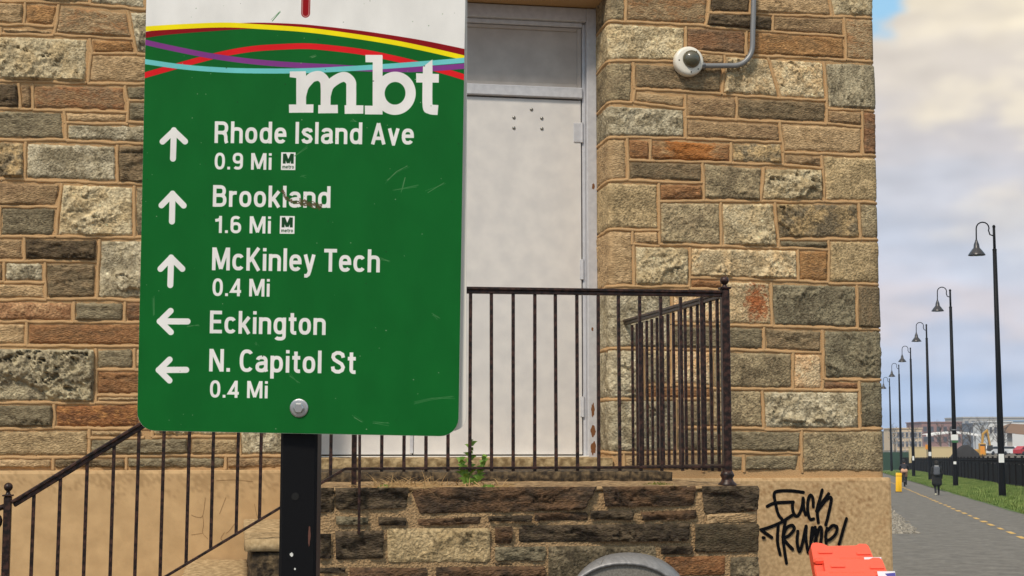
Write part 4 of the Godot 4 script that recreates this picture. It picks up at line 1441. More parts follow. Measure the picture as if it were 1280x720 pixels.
func glyph(c: String) -> Array:
	# [width, strokes]; cap height 1, baseline 0
	var o := el(0.25, 0.37, 0.1675, 0.2875, 0, 360)
	var arch := join(el(0.25, 0.49, 0.1675, 0.1675, 180, 0), pl([0.4175, 0.0]))
	match c:
		" ": return [0.19, []]
		".": return [0.17, [pl([0.085, 0.0, 0.085, 0.165])]]
		"o": return [0.5, [o]]
		"c": return [0.48, [el(0.25, 0.37, 0.1675, 0.2875, 38, 322)]]
		"e": return [0.49, [join(pl([0.1, 0.385]), join(pl([0.4175, 0.385]), el(0.25, 0.37, 0.1675, 0.2875, 8, 322)))]]
		"a": return [0.49, [join(el(0.245, 0.49, 0.155, 0.1675, 165, 0), pl([0.40, 0.14, 0.43, 0.03])), join(pl([0.40, 0.42, 0.25, 0.40]), join(el(0.24, 0.235, 0.1575, 0.155, 100, 285), pl([0.40, 0.19])))]]
		"d": return [0.51, [o, pl([0.4275, 0.0, 0.4275, 1.0])]]
		"p": return [0.51, [o, pl([0.0825, -0.27, 0.0825, 0.74])]]
		"g": return [0.51, [o, join(pl([0.4275, 0.74, 0.4275, 0.0]), el(0.26, -0.05, 0.1675, 0.14, 0, -150))]]
		"h": return [0.5, [pl([0.0825, 0.0, 0.0825, 1.0]), arch]]
		"n": return [0.5, [pl([0.0825, 0.0, 0.0825, 0.74]), arch]]
		"m": return [0.74, [pl([0.0825, 0.0, 0.0825, 0.74]), join(el(0.225, 0.51, 0.1425, 0.15, 180, 0), pl([0.3675, 0.0])), join(el(0.51, 0.51, 0.1425, 0.15, 180, 0), pl([0.6525, 0.0]))]]
		"r": return [0.33, [pl([0.0825, 0.0, 0.0825, 0.74]), el(0.27, 0.45, 0.1875, 0.2, 180, 80)]]
		"i": return [0.165, [pl([0.0825, 0.0, 0.0825, 0.74]), pl([0.0825, 0.85, 0.0825, 1.0])]]
		"l": return [0.165, [pl([0.0825, 0.0, 0.0825, 1.0])]]
		"t": return [0.33, [join(pl([0.155, 0.94, 0.155, 0.2]), join(el(0.27, 0.2, 0.115, 0.1275, 180, 270), pl([0.32, 0.075]))), pl([0.02, 0.665, 0.32, 0.665])]]
		"k": return [0.49, [pl([0.0825, 0.0, 0.0825, 1.0]), pl([0.42, 0.74, 0.13, 0.31]), pl([0.2, 0.42, 0.42, 0.0])]]
		"v": return [0.47, [pl([0.07, 0.74, 0.235, 0.03, 0.40, 0.74])]]
		"y": return [0.47, [pl([0.07, 0.74, 0.235, 0.06]), pl([0.40, 0.74, 0.24, 0.0, 0.2, -0.13, 0.13, -0.19, 0.04, -0.19])]]
		"s": return [0.46, [pl([0.385, 0.53, 0.36, 0.62, 0.24, 0.66, 0.12, 0.62, 0.085, 0.54, 0.13, 0.45, 0.24, 0.385, 0.34, 0.32, 0.38, 0.22, 0.34, 0.12, 0.23, 0.08, 0.11, 0.12, 0.07, 0.22])]]
		"S": return [0.55, [pl([0.47, 0.7, 0.44, 0.84, 0.33, 0.91, 0.22, 0.91, 0.11, 0.83, 0.09, 0.72, 0.14, 0.61, 0.28, 0.51, 0.41, 0.42, 0.47, 0.28, 0.43, 0.15, 0.32, 0.08, 0.2, 0.085, 0.1, 0.16, 0.08, 0.31])]]
		"R": return [0.57, [pl([0.0825, 0.0, 0.0825, 1.0]), join(pl([0.0825, 0.9175]), join(el(0.29, 0.7, 0.1875, 0.2175, 90, -90), pl([0.0825, 0.4825]))), pl([0.33, 0.4825, 0.43, 0.41, 0.455, 0.3, 0.465, 0.1, 0.5, 0.0])]]
		"B": return [0.56, [pl([0.0825, 0.0, 0.0825, 1.0]), join(pl([0.0825, 0.9175]), join(el(0.28, 0.725, 0.17, 0.1925, 90, -90), pl([0.0825, 0.5325]))), join(pl([0.0825, 0.5325]), join(el(0.28, 0.3075, 0.1975, 0.225, 90, -90), pl([0.0825, 0.0825])))]]
		"E": return [0.5, [pl([0.0825, 0.0, 0.0825, 1.0]), pl([0.0825, 0.9175, 0.48, 0.9175]), pl([0.0825, 0.52, 0.45, 0.52]), pl([0.0825, 0.0825, 0.49, 0.0825])]]
		"I": return [0.18, [pl([0.09, 0.0, 0.09, 1.0])]]
		"A": return [0.58, [pl([0.07, 0.0, 0.29, 0.97]), pl([0.51, 0.0, 0.29, 0.97]), pl([0.14, 0.28, 0.44, 0.28])]]
		"M": return [0.72, [pl([0.0825, 0.0, 0.0825, 1.0]), pl([0.6375, 0.0, 0.6375, 1.0]), pl([0.11, 0.98, 0.36, 0.06]), pl([0.61, 0.98, 0.36, 0.06])]]
		"N": return [0.58, [pl([0.0825, 0.0, 0.0825, 1.0]), pl([0.4975, 0.0, 0.4975, 1.0]), pl([0.1, 0.97, 0.48, 0.03])]]
		"T": return [0.5, [pl([0.0, 0.9175, 0.5, 0.9175]), pl([0.25, 0.0, 0.25, 0.95])]]
		"K": return [0.57, [pl([0.0825, 0.0, 0.0825, 1.0]), pl([0.49, 1.0, 0.12, 0.4]), pl([0.22, 0.55, 0.5, 0.0])]]
		"C": return [0.53, [el(0.285, 0.5, 0.2025, 0.42, 42, 318)]]
		"0": return [0.5, [el(0.25, 0.5, 0.1675, 0.42, 0, 360)]]
		"1": return [0.4, [pl([0.29, 0.0, 0.29, 1.0]), pl([0.29, 0.86, 0.2, 0.76, 0.06, 0.73])]]
		"4": return [0.52, [pl([0.38, 0.0, 0.38, 1.0]), pl([0.37, 0.96, 0.07, 0.27, 0.5, 0.27])]]
		"6": return [0.5, [el(0.25, 0.32, 0.1675, 0.24, 0, 360), join(pl([0.0825, 0.32, 0.0825, 0.62]), el(0.25, 0.68, 0.1675, 0.24, 180, 40))]]
		"9": return [0.5, [el(0.25, 0.68, 0.1675, 0.24, 0, 360), join(pl([0.4175, 0.68, 0.4175, 0.38]), el(0.25, 0.32, 0.1675, 0.24, 0, -140))]]
	return [0.3, []]

func fill_polys(img: Image, polys: Array, col: Color) -> void:
	# anti-aliased even-odd fill
	var lo := Vector2(1e9, 1e9)
	var hi := Vector2(-1e9, -1e9)
	for p in polys:
		for v in p:
			lo = lo.min(v)
			hi = hi.max(v)
	var x0 := clampi(int(lo.x) - 1, 0, img.get_width() - 1)
	var x1 := clampi(int(hi.x) + 1, 0, img.get_width() - 1)
	var wide := x1 - x0 + 1
	for y in range(clampi(int(lo.y), 0, img.get_height() - 1), clampi(int(hi.y) + 1, 0, img.get_height() - 1) + 1):
		var cov := PackedFloat32Array()
		cov.resize(wide)
		var hit := false
		for sub in 4:
			var sy := y + (sub + 0.5) / 4.0
			var xs: Array[float] = []
			for p in polys:
				var n: int = p.size()
				var a: Vector2 = p[n - 1]
				for i in n:
					var b: Vector2 = p[i]
					if (a.y > sy) != (b.y > sy):
						xs.append(a.x + (sy - a.y) / (b.y - a.y) * (b.x - a.x))
					a = b
			xs.sort()
			for k in range(0, xs.size() - 1, 2):
				hit = true
				var s := clampf(xs[k] - x0, 0, wide)
				var e := clampf(xs[k + 1] - x0, 0, wide)
				for i in range(int(s), mini(int(e) + 1, wide)):
					cov[i] += 0.25 * clampf(minf(e, i + 1) - maxf(s, i), 0, 1)
		if hit:
			for i in wide:
				if cov[i] > 0.004:
					var px := x0 + i
					img.set_pixel(px, y, img.get_pixel(px, y).lerp(col, minf(cov[i], 1.0)))

func stroke(img: Image, p: PackedVector2Array, half: float, col: Color, ends := Geometry2D.END_BUTT) -> void:
	var closed := p.size() > 3 and p[0].distance_to(p[-1]) < 0.01
	if closed:
		var q := p.duplicate()
		q.remove_at(q.size() - 1)
		fill_polys(img, Geometry2D.offset_polyline(q, half, Geometry2D.JOIN_ROUND, Geometry2D.END_JOINED), col)
	else:
		fill_polys(img, Geometry2D.offset_polyline(p, half, Geometry2D.JOIN_MITER if ends == Geometry2D.END_BUTT else Geometry2D.JOIN_ROUND, ends), col)

func draw_text(img: Image, s: String, x: float, y: float, wide: float, cap: float, col: Color, weight := 0.15) -> void:
	var adv := 0.0
	var gap := 0.068
	for ch in s:
		adv += glyph(ch)[0] + gap
	adv -= gap
	var sx := wide / adv
	var pen := 0.0
	for ch in s:
		var g := glyph(ch)
		for p in g[1]:
			var q := PackedVector2Array()
			for v in p:
				q.append(Vector2(x + (pen + v.x) * sx, y - v.y * cap))
			stroke(img, q, weight * 0.5 * (cap * 0.55 + sx * 0.45), col)
		pen += g[0] + gap

func pairs(a: Array) -> PackedVector2Array:
	return pl(a)

func smooth_line(p: PackedVector2Array) -> PackedVector2Array:
	var out := PackedVector2Array()
	for i in range(p.size() - 1):
		for k in 8:
			out.append(p[i].cubic_interpolate(p[i + 1], p[maxi(i - 1, 0)], p[mini(i + 2, p.size() - 1)], k / 8.0))
	out.append(p[-1])
	return out

func sign_image() -> Image:
	var w := 1000
	var h := 1751
	var img := Image.create(w, h, false, Image.FORMAT_RGB8)
	var white := Color8(240, 238, 234)
	var green := Color8(20, 102, 42)
	img.fill(white)
	# green field under the arc
	var arc := smooth_line(pairs(GREEN_TOP[0]))
	var low := 0.0
	for v in arc:
		low = maxf(low, v.y)
	img.fill_rect(Rect2i(0, int(low), w, h - int(low)), green)
	var field := arc.duplicate()
	field.append(Vector2(w + 40, low + 1))
	field.append(Vector2(-40, low + 1))
	fill_polys(img, [field], green)
	var cols := [Color8(142, 22, 28), Color8(252, 232, 22), Color8(226, 34, 40), Color8(134, 62, 140), Color8(116, 206, 208)]
	var halves := [9.6, 7.6, 9.2, 8.6, 8.0]
	for i in [0, 1, 2, 3, 4]:
		stroke(img, smooth_line(pairs(BANDS[i])), halves[i], cols[i])
	# red bar with a pale inline
	for d in [[14.0, Color8(142, 24, 30)], [11.0, Color8(226, 190, 184)], [9.4, Color8(150, 24, 30)]]:
		stroke(img, pl([RED_BAR[0], -60, RED_BAR[0], RED_BAR[1]]), d[0], d[1], Geometry2D.END_ROUND)
	for p in LOGO_BLOCKS:
		fill_polys(img, [pairs(p)], white)
	for p in LOGO_STROKES:
		stroke(img, smooth_line(pairs(p)), 15.6, white)
	var bowl := PackedVector2Array()
	for k in 60:
		bowl.append(Vector2(LOGO_BOWL[0] + LOGO_BOWL[2] * cos(TAU * k / 60), LOGO_BOWL[1] + LOGO_BOWL[2] * 1.06 * sin(TAU * k / 60)))
	fill_polys(img, Geometry2D.offset_polyline(bowl, 16.0, Geometry2D.JOIN_ROUND, Geometry2D.END_JOINED), white)
	for t in SIGN_TEXT:
		draw_text(img, t[0], t[1], t[2], t[3], t[4], white)
	for p in ARROWS:
		stroke(img, pairs(p), 9.6, white, Geometry2D.END_ROUND)
	for b in METRO_BOX:
		fill_polys(img, [pl([b[0], b[1], b[0] + b[2], b[1], b[0] + b[2], b[1] + b[3], b[0], b[1] + b[3]])], white)
		var dk := Color8(30, 70, 40)
		draw_text(img, "M", b[0] + b[2] * 0.14, b[1] + b[3] * 0.64, b[2] * 0.72, b[3] * 0.56, dk, 0.24)
		draw_text(img, "metro", b[0] + b[2] * 0.1, b[1] + b[3] * 0.92, b[2] * 0.8, b[3] * 0.2, dk)
	# scuffs and dirt
	for p in SCRATCHES:
		var q := pairs(p)
		for i in 3:
			var j := PackedVector2Array()
			for v in q:
				j.append(v + Vector2(rng.randf_range(-5, 5), rng.randf_range(-5, 5)))
			stroke(img, j, rng.randf_range(0.4, 0.9), Color8(150, 166, 130).lerp(green, 0.25 + rng.randf() * 0.5))
	for p in SMEARS:
		for i in 5:
			var j := PackedVector2Array()
			for v in smooth_line(pairs(p)):
				j.append(v + Vector2(rng.randf_range(-3, 3), rng.randf_range(-7, 7)))
			stroke(img, j, rng.randf_range(0.5, 1.3), Color8(108, 86, 58).lerp(Color8(60, 60, 44), rng.randf()))
	for i in 160:
		var c := Vector2(rng.randf() * w, rng.randf_range(150, h))
		var s := rng.randf_range(0.7, 2.2)
		fill_polys(img, [pl([c.x - s, c.y, c.x, c.y - s, c.x + s * 1.4, c.y, c.x, c.y + s])], Color8(150, 170, 140) if rng.randf() < 0.5 else Color8(40, 60, 40))
	return img

func build_sign() -> void:
	var sw := 0.457
	var sh := 0.80
	var basis_ := Basis(Vector3.UP, SIGN_POSE[3]) * Basis(Vector3.RIGHT, SIGN_POSE[4]) * Basis(Vector3(0, 0, 1), SIGN_POSE[5])
	var at := Vector3(SIGN_POSE[0], SIGN_POSE[1], SIGN_POSE[2])
	var post_at := Vector3(-0.302, ground_y(-2.217), -2.217)
	var s := thing("trail_sign", "green and white trail wayfinding sign with arrows bolted to a black square post", "sign", post_at)
	var inv := Transform3D(basis_, at - post_at)
	# the printed face: a sheet with its own print, on a plate of aluminium
	var edge := round_rect(-sw / 2, 0, sw / 2, sh, 0.026)
	var st := st_new()
	prism(st, edge, -0.004, 0.0, inv)
	var plate := part(st, "sign_panel", M.sign_back, s)
	var face := SurfaceTool.new()
	face.begin(Mesh.PRIMITIVE_TRIANGLES)
	var tris := Geometry2D.triangulate_polygon(edge)
	for i in range(0, tris.size(), 3):
		var f := [edge[tris[i]], edge[tris[i + 1]], edge[tris[i + 2]]]
		if (f[1] - f[0]).cross(f[2] - f[0]) > 0:
			f = [f[0], f[2], f[1]]
		for v in f:
			face.set_uv(Vector2((v.x + sw / 2) / sw, 1.0 - v.y / sh))
			face.set_normal(inv.basis.z)
			face.add_vertex(inv * Vector3(v.x * 0.999, 0.0004 + v.y * 0.999, 0.0006))
	var fm := StandardMaterial3D.new()
	fm.albedo_texture = ImageTexture.create_from_image(sign_image())
	fm.roughness = 0.38
	fm.metallic_specular = 0.22
	fm.detail_enabled = true
	fm.detail_albedo = noise_tex(61, 0.012, 5, Color(0.95, 0.95, 0.95), Color.WHITE, 512, 1.6)
	fm.detail_blend_mode = BaseMaterial3D.BLEND_MODE_MUL
	var fo := MeshInstance3D.new()
	fo.name = "printed_face"
	fo.mesh = face.commit()
	fo.material_override = fm
	plate.add_child(fo)
	# a second, white plate behind, slightly askew
	st = st_new()
	prism(st, round_rect(-sw / 2 + 0.010, 0.004, sw / 2 + 0.010, sh - 0.02, 0.02), -0.012, -0.008, inv * Transform3D(Basis(Vector3(0, 0, 1), 0.014), Vector3.ZERO))
	part(st, "back_panel", M.sign_back, s)
	# post
	st = st_new()
	var px := 0.0262
	box(st, Vector3(-px, -0.25, -px), Vector3(px, 1.765, px), 0.004)
	box(st, Vector3(-px, 1.765, -px), Vector3(px, 2.62, px), 0.004, Transform3D(Basis(Vector3.RIGHT, SIGN_POSE[4]), Vector3(0, 1.765 - 1.765 * cos(SIGN_POSE[4]), -1.765 * sin(SIGN_POSE[4]))))
	var post := part(st, "post", M.post_black, s)
	st = st_new()
	for y in [1.667, 1.36, 1.05, 0.74]:
		prism(st, disc(0.0055), px + 0.0002, px + 0.0008, Transform3D(Basis(), Vector3(-0.004, y, 0)))
	part(st, "punched_hole", M.hole, post)
	st = st_new()
	for q in [[-0.008, 1.586, 0.0022, 3], [-0.003, 1.566, 0.0012, 5]]:
		prism(st, rag(q[0], q[1], q[2], q[2] * 1.3, q[3]), px + 0.0002, px + 0.0007)
	part(st, "paint_speck", M.speck, post)
	st = st_new()
	prism(st, rag(0.0165, 1.612, 0.0017, 0.012, 7), px + 0.0002, px + 0.0007)
	part(st, "rust_scrape", M.scratch_red, post)
	# bolt with washer
	var bx := inv * Transform3D(Basis(Vector3.RIGHT, PI / 2), Vector3(BOLT[0] - sw / 2, BOLT[1], 0.0008))
	st = st_new(true)
	lathe(st, [Vector2(0.0132, 0), Vector2(0.0132, 0.0012), Vector2(0.011, 0.0016), Vector2(0, 0.0017)], 20, bx)
	var ws := part(st, "washer", M.aluminium, s)
	st = st_new()
	lathe(st, [Vector2(0.0078, 0.0017), Vector2(0.0078, 0.005), Vector2(0.0064, 0.0062), Vector2(0, 0.0062)], 6, bx)
	part(st, "bolt", M.aluminium, ws)

func disc(r: float) -> PackedVector2Array:
	var p := PackedVector2Array()
	for k in 18:
		p.append(Vector2(cos(TAU * k / 18) * r, sin(TAU * k / 18) * r))
	return p

# ------------------------------------------------------------------ things on and before the wall
func build_wall_fittings() -> void:
	var c := Vector3(0.393, 4.02, 0.0)
	var cam := thing("security_camera", "white dome security camera with a smoked globe fixed to the stone wall", "camera", wall_point(c.x, c.y, 0.012), TURN)
	var face := Transform3D(Basis(Vector3.RIGHT, PI / 2), Vector3.ZERO)
	var st := st_new(true)
	lathe(st, [Vector2(0, 0), Vector2(0.088, 0), Vector2(0.091, 0.012), Vector2(0.091, 0.038), Vector2(0.088, 0.05), Vector2(0.081, 0.057), Vector2(0.07, 0.06), Vector2(0.05, 0.061), Vector2(0, 0.061)], 36, face)
	var hs := part(st, "housing", M.plastic_white, cam)
	st = st_new(true)
	var prof := []
	for k in 9:
		var a := deg_to_rad(k * 11.25)
		prof.append(Vector2(cos(a) * 0.055, 0.058 + sin(a) * 0.048))
	lathe(st, prof, 30, face * Transform3D(Basis(), Vector3(0.010, 0, -0.009)))
	part(st, "dome", M.dome_tint, cam)
	for q in [[-0.066, 0.0], [0.042, 0.056], [0.052, -0.05], [0.008, -0.07]]:
		st = st_new(true)
		lathe(st, [Vector2(0.0045, 0.052), Vector2(0.0045, 0.0615), Vector2(0, 0.0625)], 8, face * Transform3D(Basis(), Vector3(q[0], 0, -q[1])))
		part(st, "screw", M.machine_dark, hs)
	var con := thing("conduit", "grey metal conduit curving up the wall from the dome camera", "pipe", wall_point(0.5, 4.0, 0.02), TURN)
	st = st_new(true)
	var pts := []
	var src := PackedVector2Array(CONDUIT)
	for i in range(src.size() - 1):
		for k in 6:
			var v := src[i].cubic_interpolate(src[i + 1], src[maxi(i - 1, 0)], src[mini(i + 2, src.size() - 1)], k / 6.0)
			pts.append(Vector3(v.x - 0.5, v.y - 4.0, 0.026))
	pts.append(Vector3(src[-1].x - 0.5, src[-1].y - 4.0, 0.026))
	tube(st, pts, 0.0165, 10)
	part(st, "pipe", M.conduit, con)
	st = st_new(true)
	var e: Vector3 = pts[0]
	tube(st, [e - Vector3(0.02, 0, 0), e + Vector3(0.03, 0, 0)], 0.021, 10)
	part(st, "coupling", M.conduit, con)

func build_bin() -> void:
	var z := -6.2
	var b := thing("litter_bin", "round grey metal litter bin with an arched hood before the stoop", "bin", Vector3(0.478, ground_y(z), z - 0.26), -0.10)
	var st := st_new(true)
	lathe(st, [Vector2(0, 0), Vector2(0.24, 0), Vector2(0.25, 0.02), Vector2(0.27, 0.86), Vector2(0.28, 0.88), Vector2(0.28, 0.91), Vector2(0.25, 0.92), Vector2(0, 0.92)], 32)
	part(st, "drum", M.galvanised, b)
	# arched hood: sides rise straight then round over
	var top := 1.312
	var hood := st_new(true)
	var prof: Array[Vector2] = []
	prof.append(Vector2(-0.262, 0.93))
	for k in 25:
		var a := PI - PI * k / 24.0
		var c := cos(a)
		var s := sin(a)
		prof.append(Vector2(0.262 * signf(c) * pow(absf(c), 0.92), top - 0.23 + 0.23 * pow(s, 0.95)))
	prof.append(Vector2(0.262, 0.93))
	for i in range(prof.size() - 1):
		var p := prof[i]
		var q := prof[i + 1]
		quad(hood, Vector3(p.x, p.y, 0.27), Vector3(p.x, p.y, -0.27), Vector3(q.x, q.y, -0.27), Vector3(q.x, q.y, 0.27))
		var pi := p * Vector2(0.965, 1) - Vector2(0, 0.012)
		var qi := q * Vector2(0.965, 1) - Vector2(0, 0.012)
		quad(hood, Vector3(pi.x, pi.y, 0.27), Vector3(p.x, p.y, 0.27), Vector3(q.x, q.y, 0.27), Vector3(qi.x, qi.y, 0.27))
		quad(hood, Vector3(pi.x, pi.y, 0.25), Vector3(pi.x, pi.y, 0.27), Vector3(qi.x, qi.y, 0.27), Vector3(qi.x, qi.y, 0.25))
	var ho := part(hood, "hood", M.galvanised, b)
	var seam := st_new()
	for x in [-0.1]:
		var y := top - 0.23 + 0.23 * pow(sin(acos(x / 0.262)), 0.95)
		box(seam, Vector3(x - 0.003, y - 0.004, -0.268), Vector3(x + 0.003, y + 0.004, 0.269), 0.001)
	part(seam, "seam", M.aluminium, ho)
	var pan := PackedVector2Array()
	for p in prof:
		pan.append(p * Vector2(0.96, 1) - Vector2(0, 0.013))
	st = st_new()
	prism(st, pan, -0.262, -0.256)
	part(st, "back_panel", M.bin_face, b)
	st = st_new()
	prism(st, pan, 0.252, 0.258)
	part(st, "front_panel", M.bin_face, b)

func build_barricades() -> void:
	var spots := [[1.685, -7.72, 1.225, 0.0], [1.70, -7.62, 1.165, -0.03], [1.675, -7.5, 1.105, 0.02]]
	var labels := ["red plastic barricade leaning at the back of the row by the graffiti", "red plastic barricade leaning in the middle of the row by the graffiti", "red plastic barricade leaning at the front of the row by the graffiti"]
	for i in 3:
		var p: Array = spots[i]
		var lean := deg_to_rad(-34.0)
		var l: float = (p[2] - ground_y(p[1])) / cos(lean)
		var foot := Vector3(p[0], ground_y(p[1]) - 0.012, p[1] + sin(-lean) * l)
		var b := thing("plastic_barricade", labels[i], "barricade", foot, 0.06 + p[3], "red barricades leaning by the building corner")
		var xf := Transform3D(Basis(Vector3.RIGHT, lean), Vector3.ZERO)
		var hw := 0.16
		# panel with raised shoulders at the two top corners and a sunk middle
		var sl := hw - 0.035
		var out := PackedVector2Array([Vector2(-hw, 0.0), Vector2(hw + 0.03, 0.0), Vector2(hw + 0.02, l - 0.3), Vector2(sl + 0.004, l - 0.01), Vector2(sl - 0.008, l + 0.003), Vector2(sl - 0.04, l + 0.004), Vector2(sl - 0.06, l - 0.006),
			Vector2(-hw + 0.085, l - 0.008), Vector2(-hw + 0.06, l + 0.006), Vector2(-hw + 0.03, l + 0.012), Vector2(-hw + 0.008, l + 0.007), Vector2(-hw, l - 0.01)])
		var st := st_new()
		prism(st, out, -0.03, 0.03, xf)
		var pa := part(st, "panel", M.plastic_red, b)
		st = st_new()
		box(st, Vector3(-hw - 0.006, l - 0.115, 0.0305), Vector3(hw + 0.012, l - 0.085, 0.055), 0.01, xf)
		box(st, Vector3(-hw - 0.006, l - 0.30, 0.0305), Vector3(hw + 0.012, l - 0.118, 0.042), 0.008, xf)
		part(st, "rib", M.plastic_red, pa)
		st = st_new()
		box(st, Vector3(-hw + 0.03, l - 0.052, 0.0305), Vector3(-hw + 0.1, l - 0.04, 0.036), 0.002, xf)
		box(st, Vector3(hw - 0.1, l - 0.06, 0.0305), Vector3(hw - 0.03, l - 0.045, 0.036), 0.002, xf)
		part(st, "moulded_tab", M.plastic_red, pa)
		st = st_new()
		box(st, Vector3(hw - 0.075, l - 0.114, 0.0555), Vector3(hw + 0.011, l - 0.087, 0.0565), 0.0, xf)
		box(st, Vector3(hw - 0.10, l - 0.25, 0.0425), Vector3(hw + 0.010, l - 0.13, 0.0435), 0.0, xf)
		part(st, "reflective_sheet", M.sheet_white, pa)
		st = st_new()
		prism(st, PackedVector2Array([Vector2(hw - 0.03, l - 0.1135), Vector2(hw + 0.010, l - 0.1135), Vector2(hw + 0.010, l - 0.095), Vector2(hw - 0.04, l - 0.10)]), 0.057, 0.0575, xf)
		prism(st, PackedVector2Array([Vector2(hw - 0.06, l - 0.22), Vector2(hw + 0.009, l - 0.17), Vector2(hw + 0.009, l - 0.14), Vector2(hw - 0.06, l - 0.18)]), 0.044, 0.0445, xf)
		part(st, "stripe", M.sheet_blue, pa)
		st = st_new()
		box(st, Vector3(-hw + 0.02, -0.0, -0.16), Vector3(hw - 0.02, 0.045, -0.02), 0.008)
		part(st, "foot", M.plastic_red, b)

func blade(st: SurfaceTool, p: Vector3, dir: Vector3, l: float, w: float, droop: float) -> void:
	var side := dir.cross(Vector3(0, 0, 1))
	if side.length() < 0.1:
		side = Vector3.RIGHT
	side = side.normalized() * w
	var prev := p
	for k in 4:
		var t := (k + 1) / 4.0
		var q := p + dir * l * t + Vector3(0, -droop * t * t * l, 0)
		var s0 := side * (1.0 - k / 4.0)
		var s1 := side * (1.0 - t)
		quad(st, prev - s0, q - s1, q + s1, prev + s0)
		prev = q

func build_weeds() -> void:
	# dead grass lying along the edge of the landing
	var d := thing("dry_weed_clump", "straw coloured dead weeds tangled on the edge of the landing", "dead weeds", wall_point(-1.45, 1.533, 1.88), TURN)
	var st := st_new()
	for i in 380:
		var x := rng.randf_range(-0.2, 0.42) if i < 190 else rng.randfn(-0.04, 0.1)
		var a := rng.randf_range(-1.0, 1.0)
		blade(st, Vector3(x, -0.004, rng.randf_range(-0.06, 0.07)), Vector3(a * 1.3, rng.randf_range(0.1, 0.85), rng.randf_range(-0.3, 0.3)).normalized(), rng.randf_range(0.05, 0.14), rng.randf_range(0.0014, 0.003), rng.randf_range(0.2, 1.1))
	part(st, "dead_stems", M.dry_grass, d)
	var w := thing("weed", "green leafy weed growing from the stoop in front of the pale door", "weed", wall_point(-1.20, 1.535, 1.88), TURN)
	var sm := st_new(true)
	var lf := st_new()
	for s in [[Vector3(-0.01, 0, 0), Vector3(0.0, 0.2, 0.0)], [Vector3(0.02, 0, 0.01), Vector3(0.06, 0.13, 0.02)], [Vector3(-0.02, 0, 0.01), Vector3(-0.05, 0.12, 0.02)]]:
		tube(sm, [s[0], (s[0] + s[1]) * 0.5 + Vector3(0.004, 0, 0), s[1]], [0.003, 0.0025, 0.0012], 5)
		for k in 15:
			var t := 0.12 + 0.88 * k / 14.0
			var p: Vector3 = s[0].lerp(s[1], t)
			var a: float = k * 2.4 + s[1].x * 40.0
			var dir := Vector3(cos(a), 0.45 + 0.5 * t, sin(a) * 0.8).normalized()
			blade(lf, p, dir, rng.randf_range(0.028, 0.05) * (1.4 - 0.5 * t), 0.013, 0.4)
	part(sm, "stem", M.weed_leaf, w)
	part(lf, "leaves", M.weed_leaf, w)
	for q in [[-0.28, 1.7, 0.05, "green moss tuft on the landing below the railing corner"], [-1.13, 1.93, 0.02, "little green sprig on the landing edge beside the leafy weed"], [-1.58, 1.9, 0.03, "small green tuft at the foot of the dead weeds"]]:
		var m := thing("moss_tuft", q[3], "moss", wall_point(q[0], 1.535, q[1]), TURN)
		var ms := st_new()
		for i in 70:
			var x := rng.randfn(0, q[2])
			blade(ms, Vector3(x, -0.004, rng.randfn(0, 0.012)), Vector3(rng.randf_range(-0.8, 0.8), 1, rng.randf_range(-0.4, 0.4)).normalized(), rng.randf_range(0.008, 0.026) * exp(-x * x / (q[2] * q[2] * 2.5)), 0.003, 0.2)
		part(ms, "tuft", M.moss if q[2] > 0.04 else M.weed_leaf, m)

# ------------------------------------------------------------------ the trail
# along: metres down the trail from the camera, across: metres to its right
func trail(across: float, along: float, up := 0.0) -> Vector3:
	var p := Vector3(along * 401.0 / 1923.0 + across, 0, -along)
	p.y = ground_y(p.z) + up
	return p

func trail_turn() -> float:
	return -atan(401.0 / 1923.0)

func trail_quad(st: SurfaceTool, x0: float, x1: float, s0: float, s1: float, up: float, n := 1) -> void:
	for i in n:
		var a := lerpf(s0, s1, float(i) / n)
		var b := lerpf(s0, s1, float(i + 1) / n)
		quad(st, trail(x0, a, up), trail(x0, b, up), trail(x1, b, up), trail(x1, a, up))

func build_ground() -> void:
	var st := st_new()
	quad(st, Vector3(-900, ground_y(-1600), -1600), Vector3(900, ground_y(-1600), -1600), Vector3(900, ground_y(60), 60), Vector3(-900, ground_y(60), 60))
	structure(st, "ground", M.dirt)
	st = st_new()
	for i in 10:
		var s0 := 100.0 + i * 90.0
		var q := [trail(11.0, s0), trail(11.0, s0 + 90.0), trail(400.0, s0 + 90.0), trail(400.0, s0)]
		var f := []
		for v in q:
			f.append(Vector3(v.x, -0.02, v.z))
		quad(st, f[0], f[1], f[2], f[3])
		quad(st, q[0] - Vector3(0, 0.2, 0), q[1] - Vector3(0, 0.2, 0), f[1], f[0])
	structure(st, "yard_terrain", M.dirt)

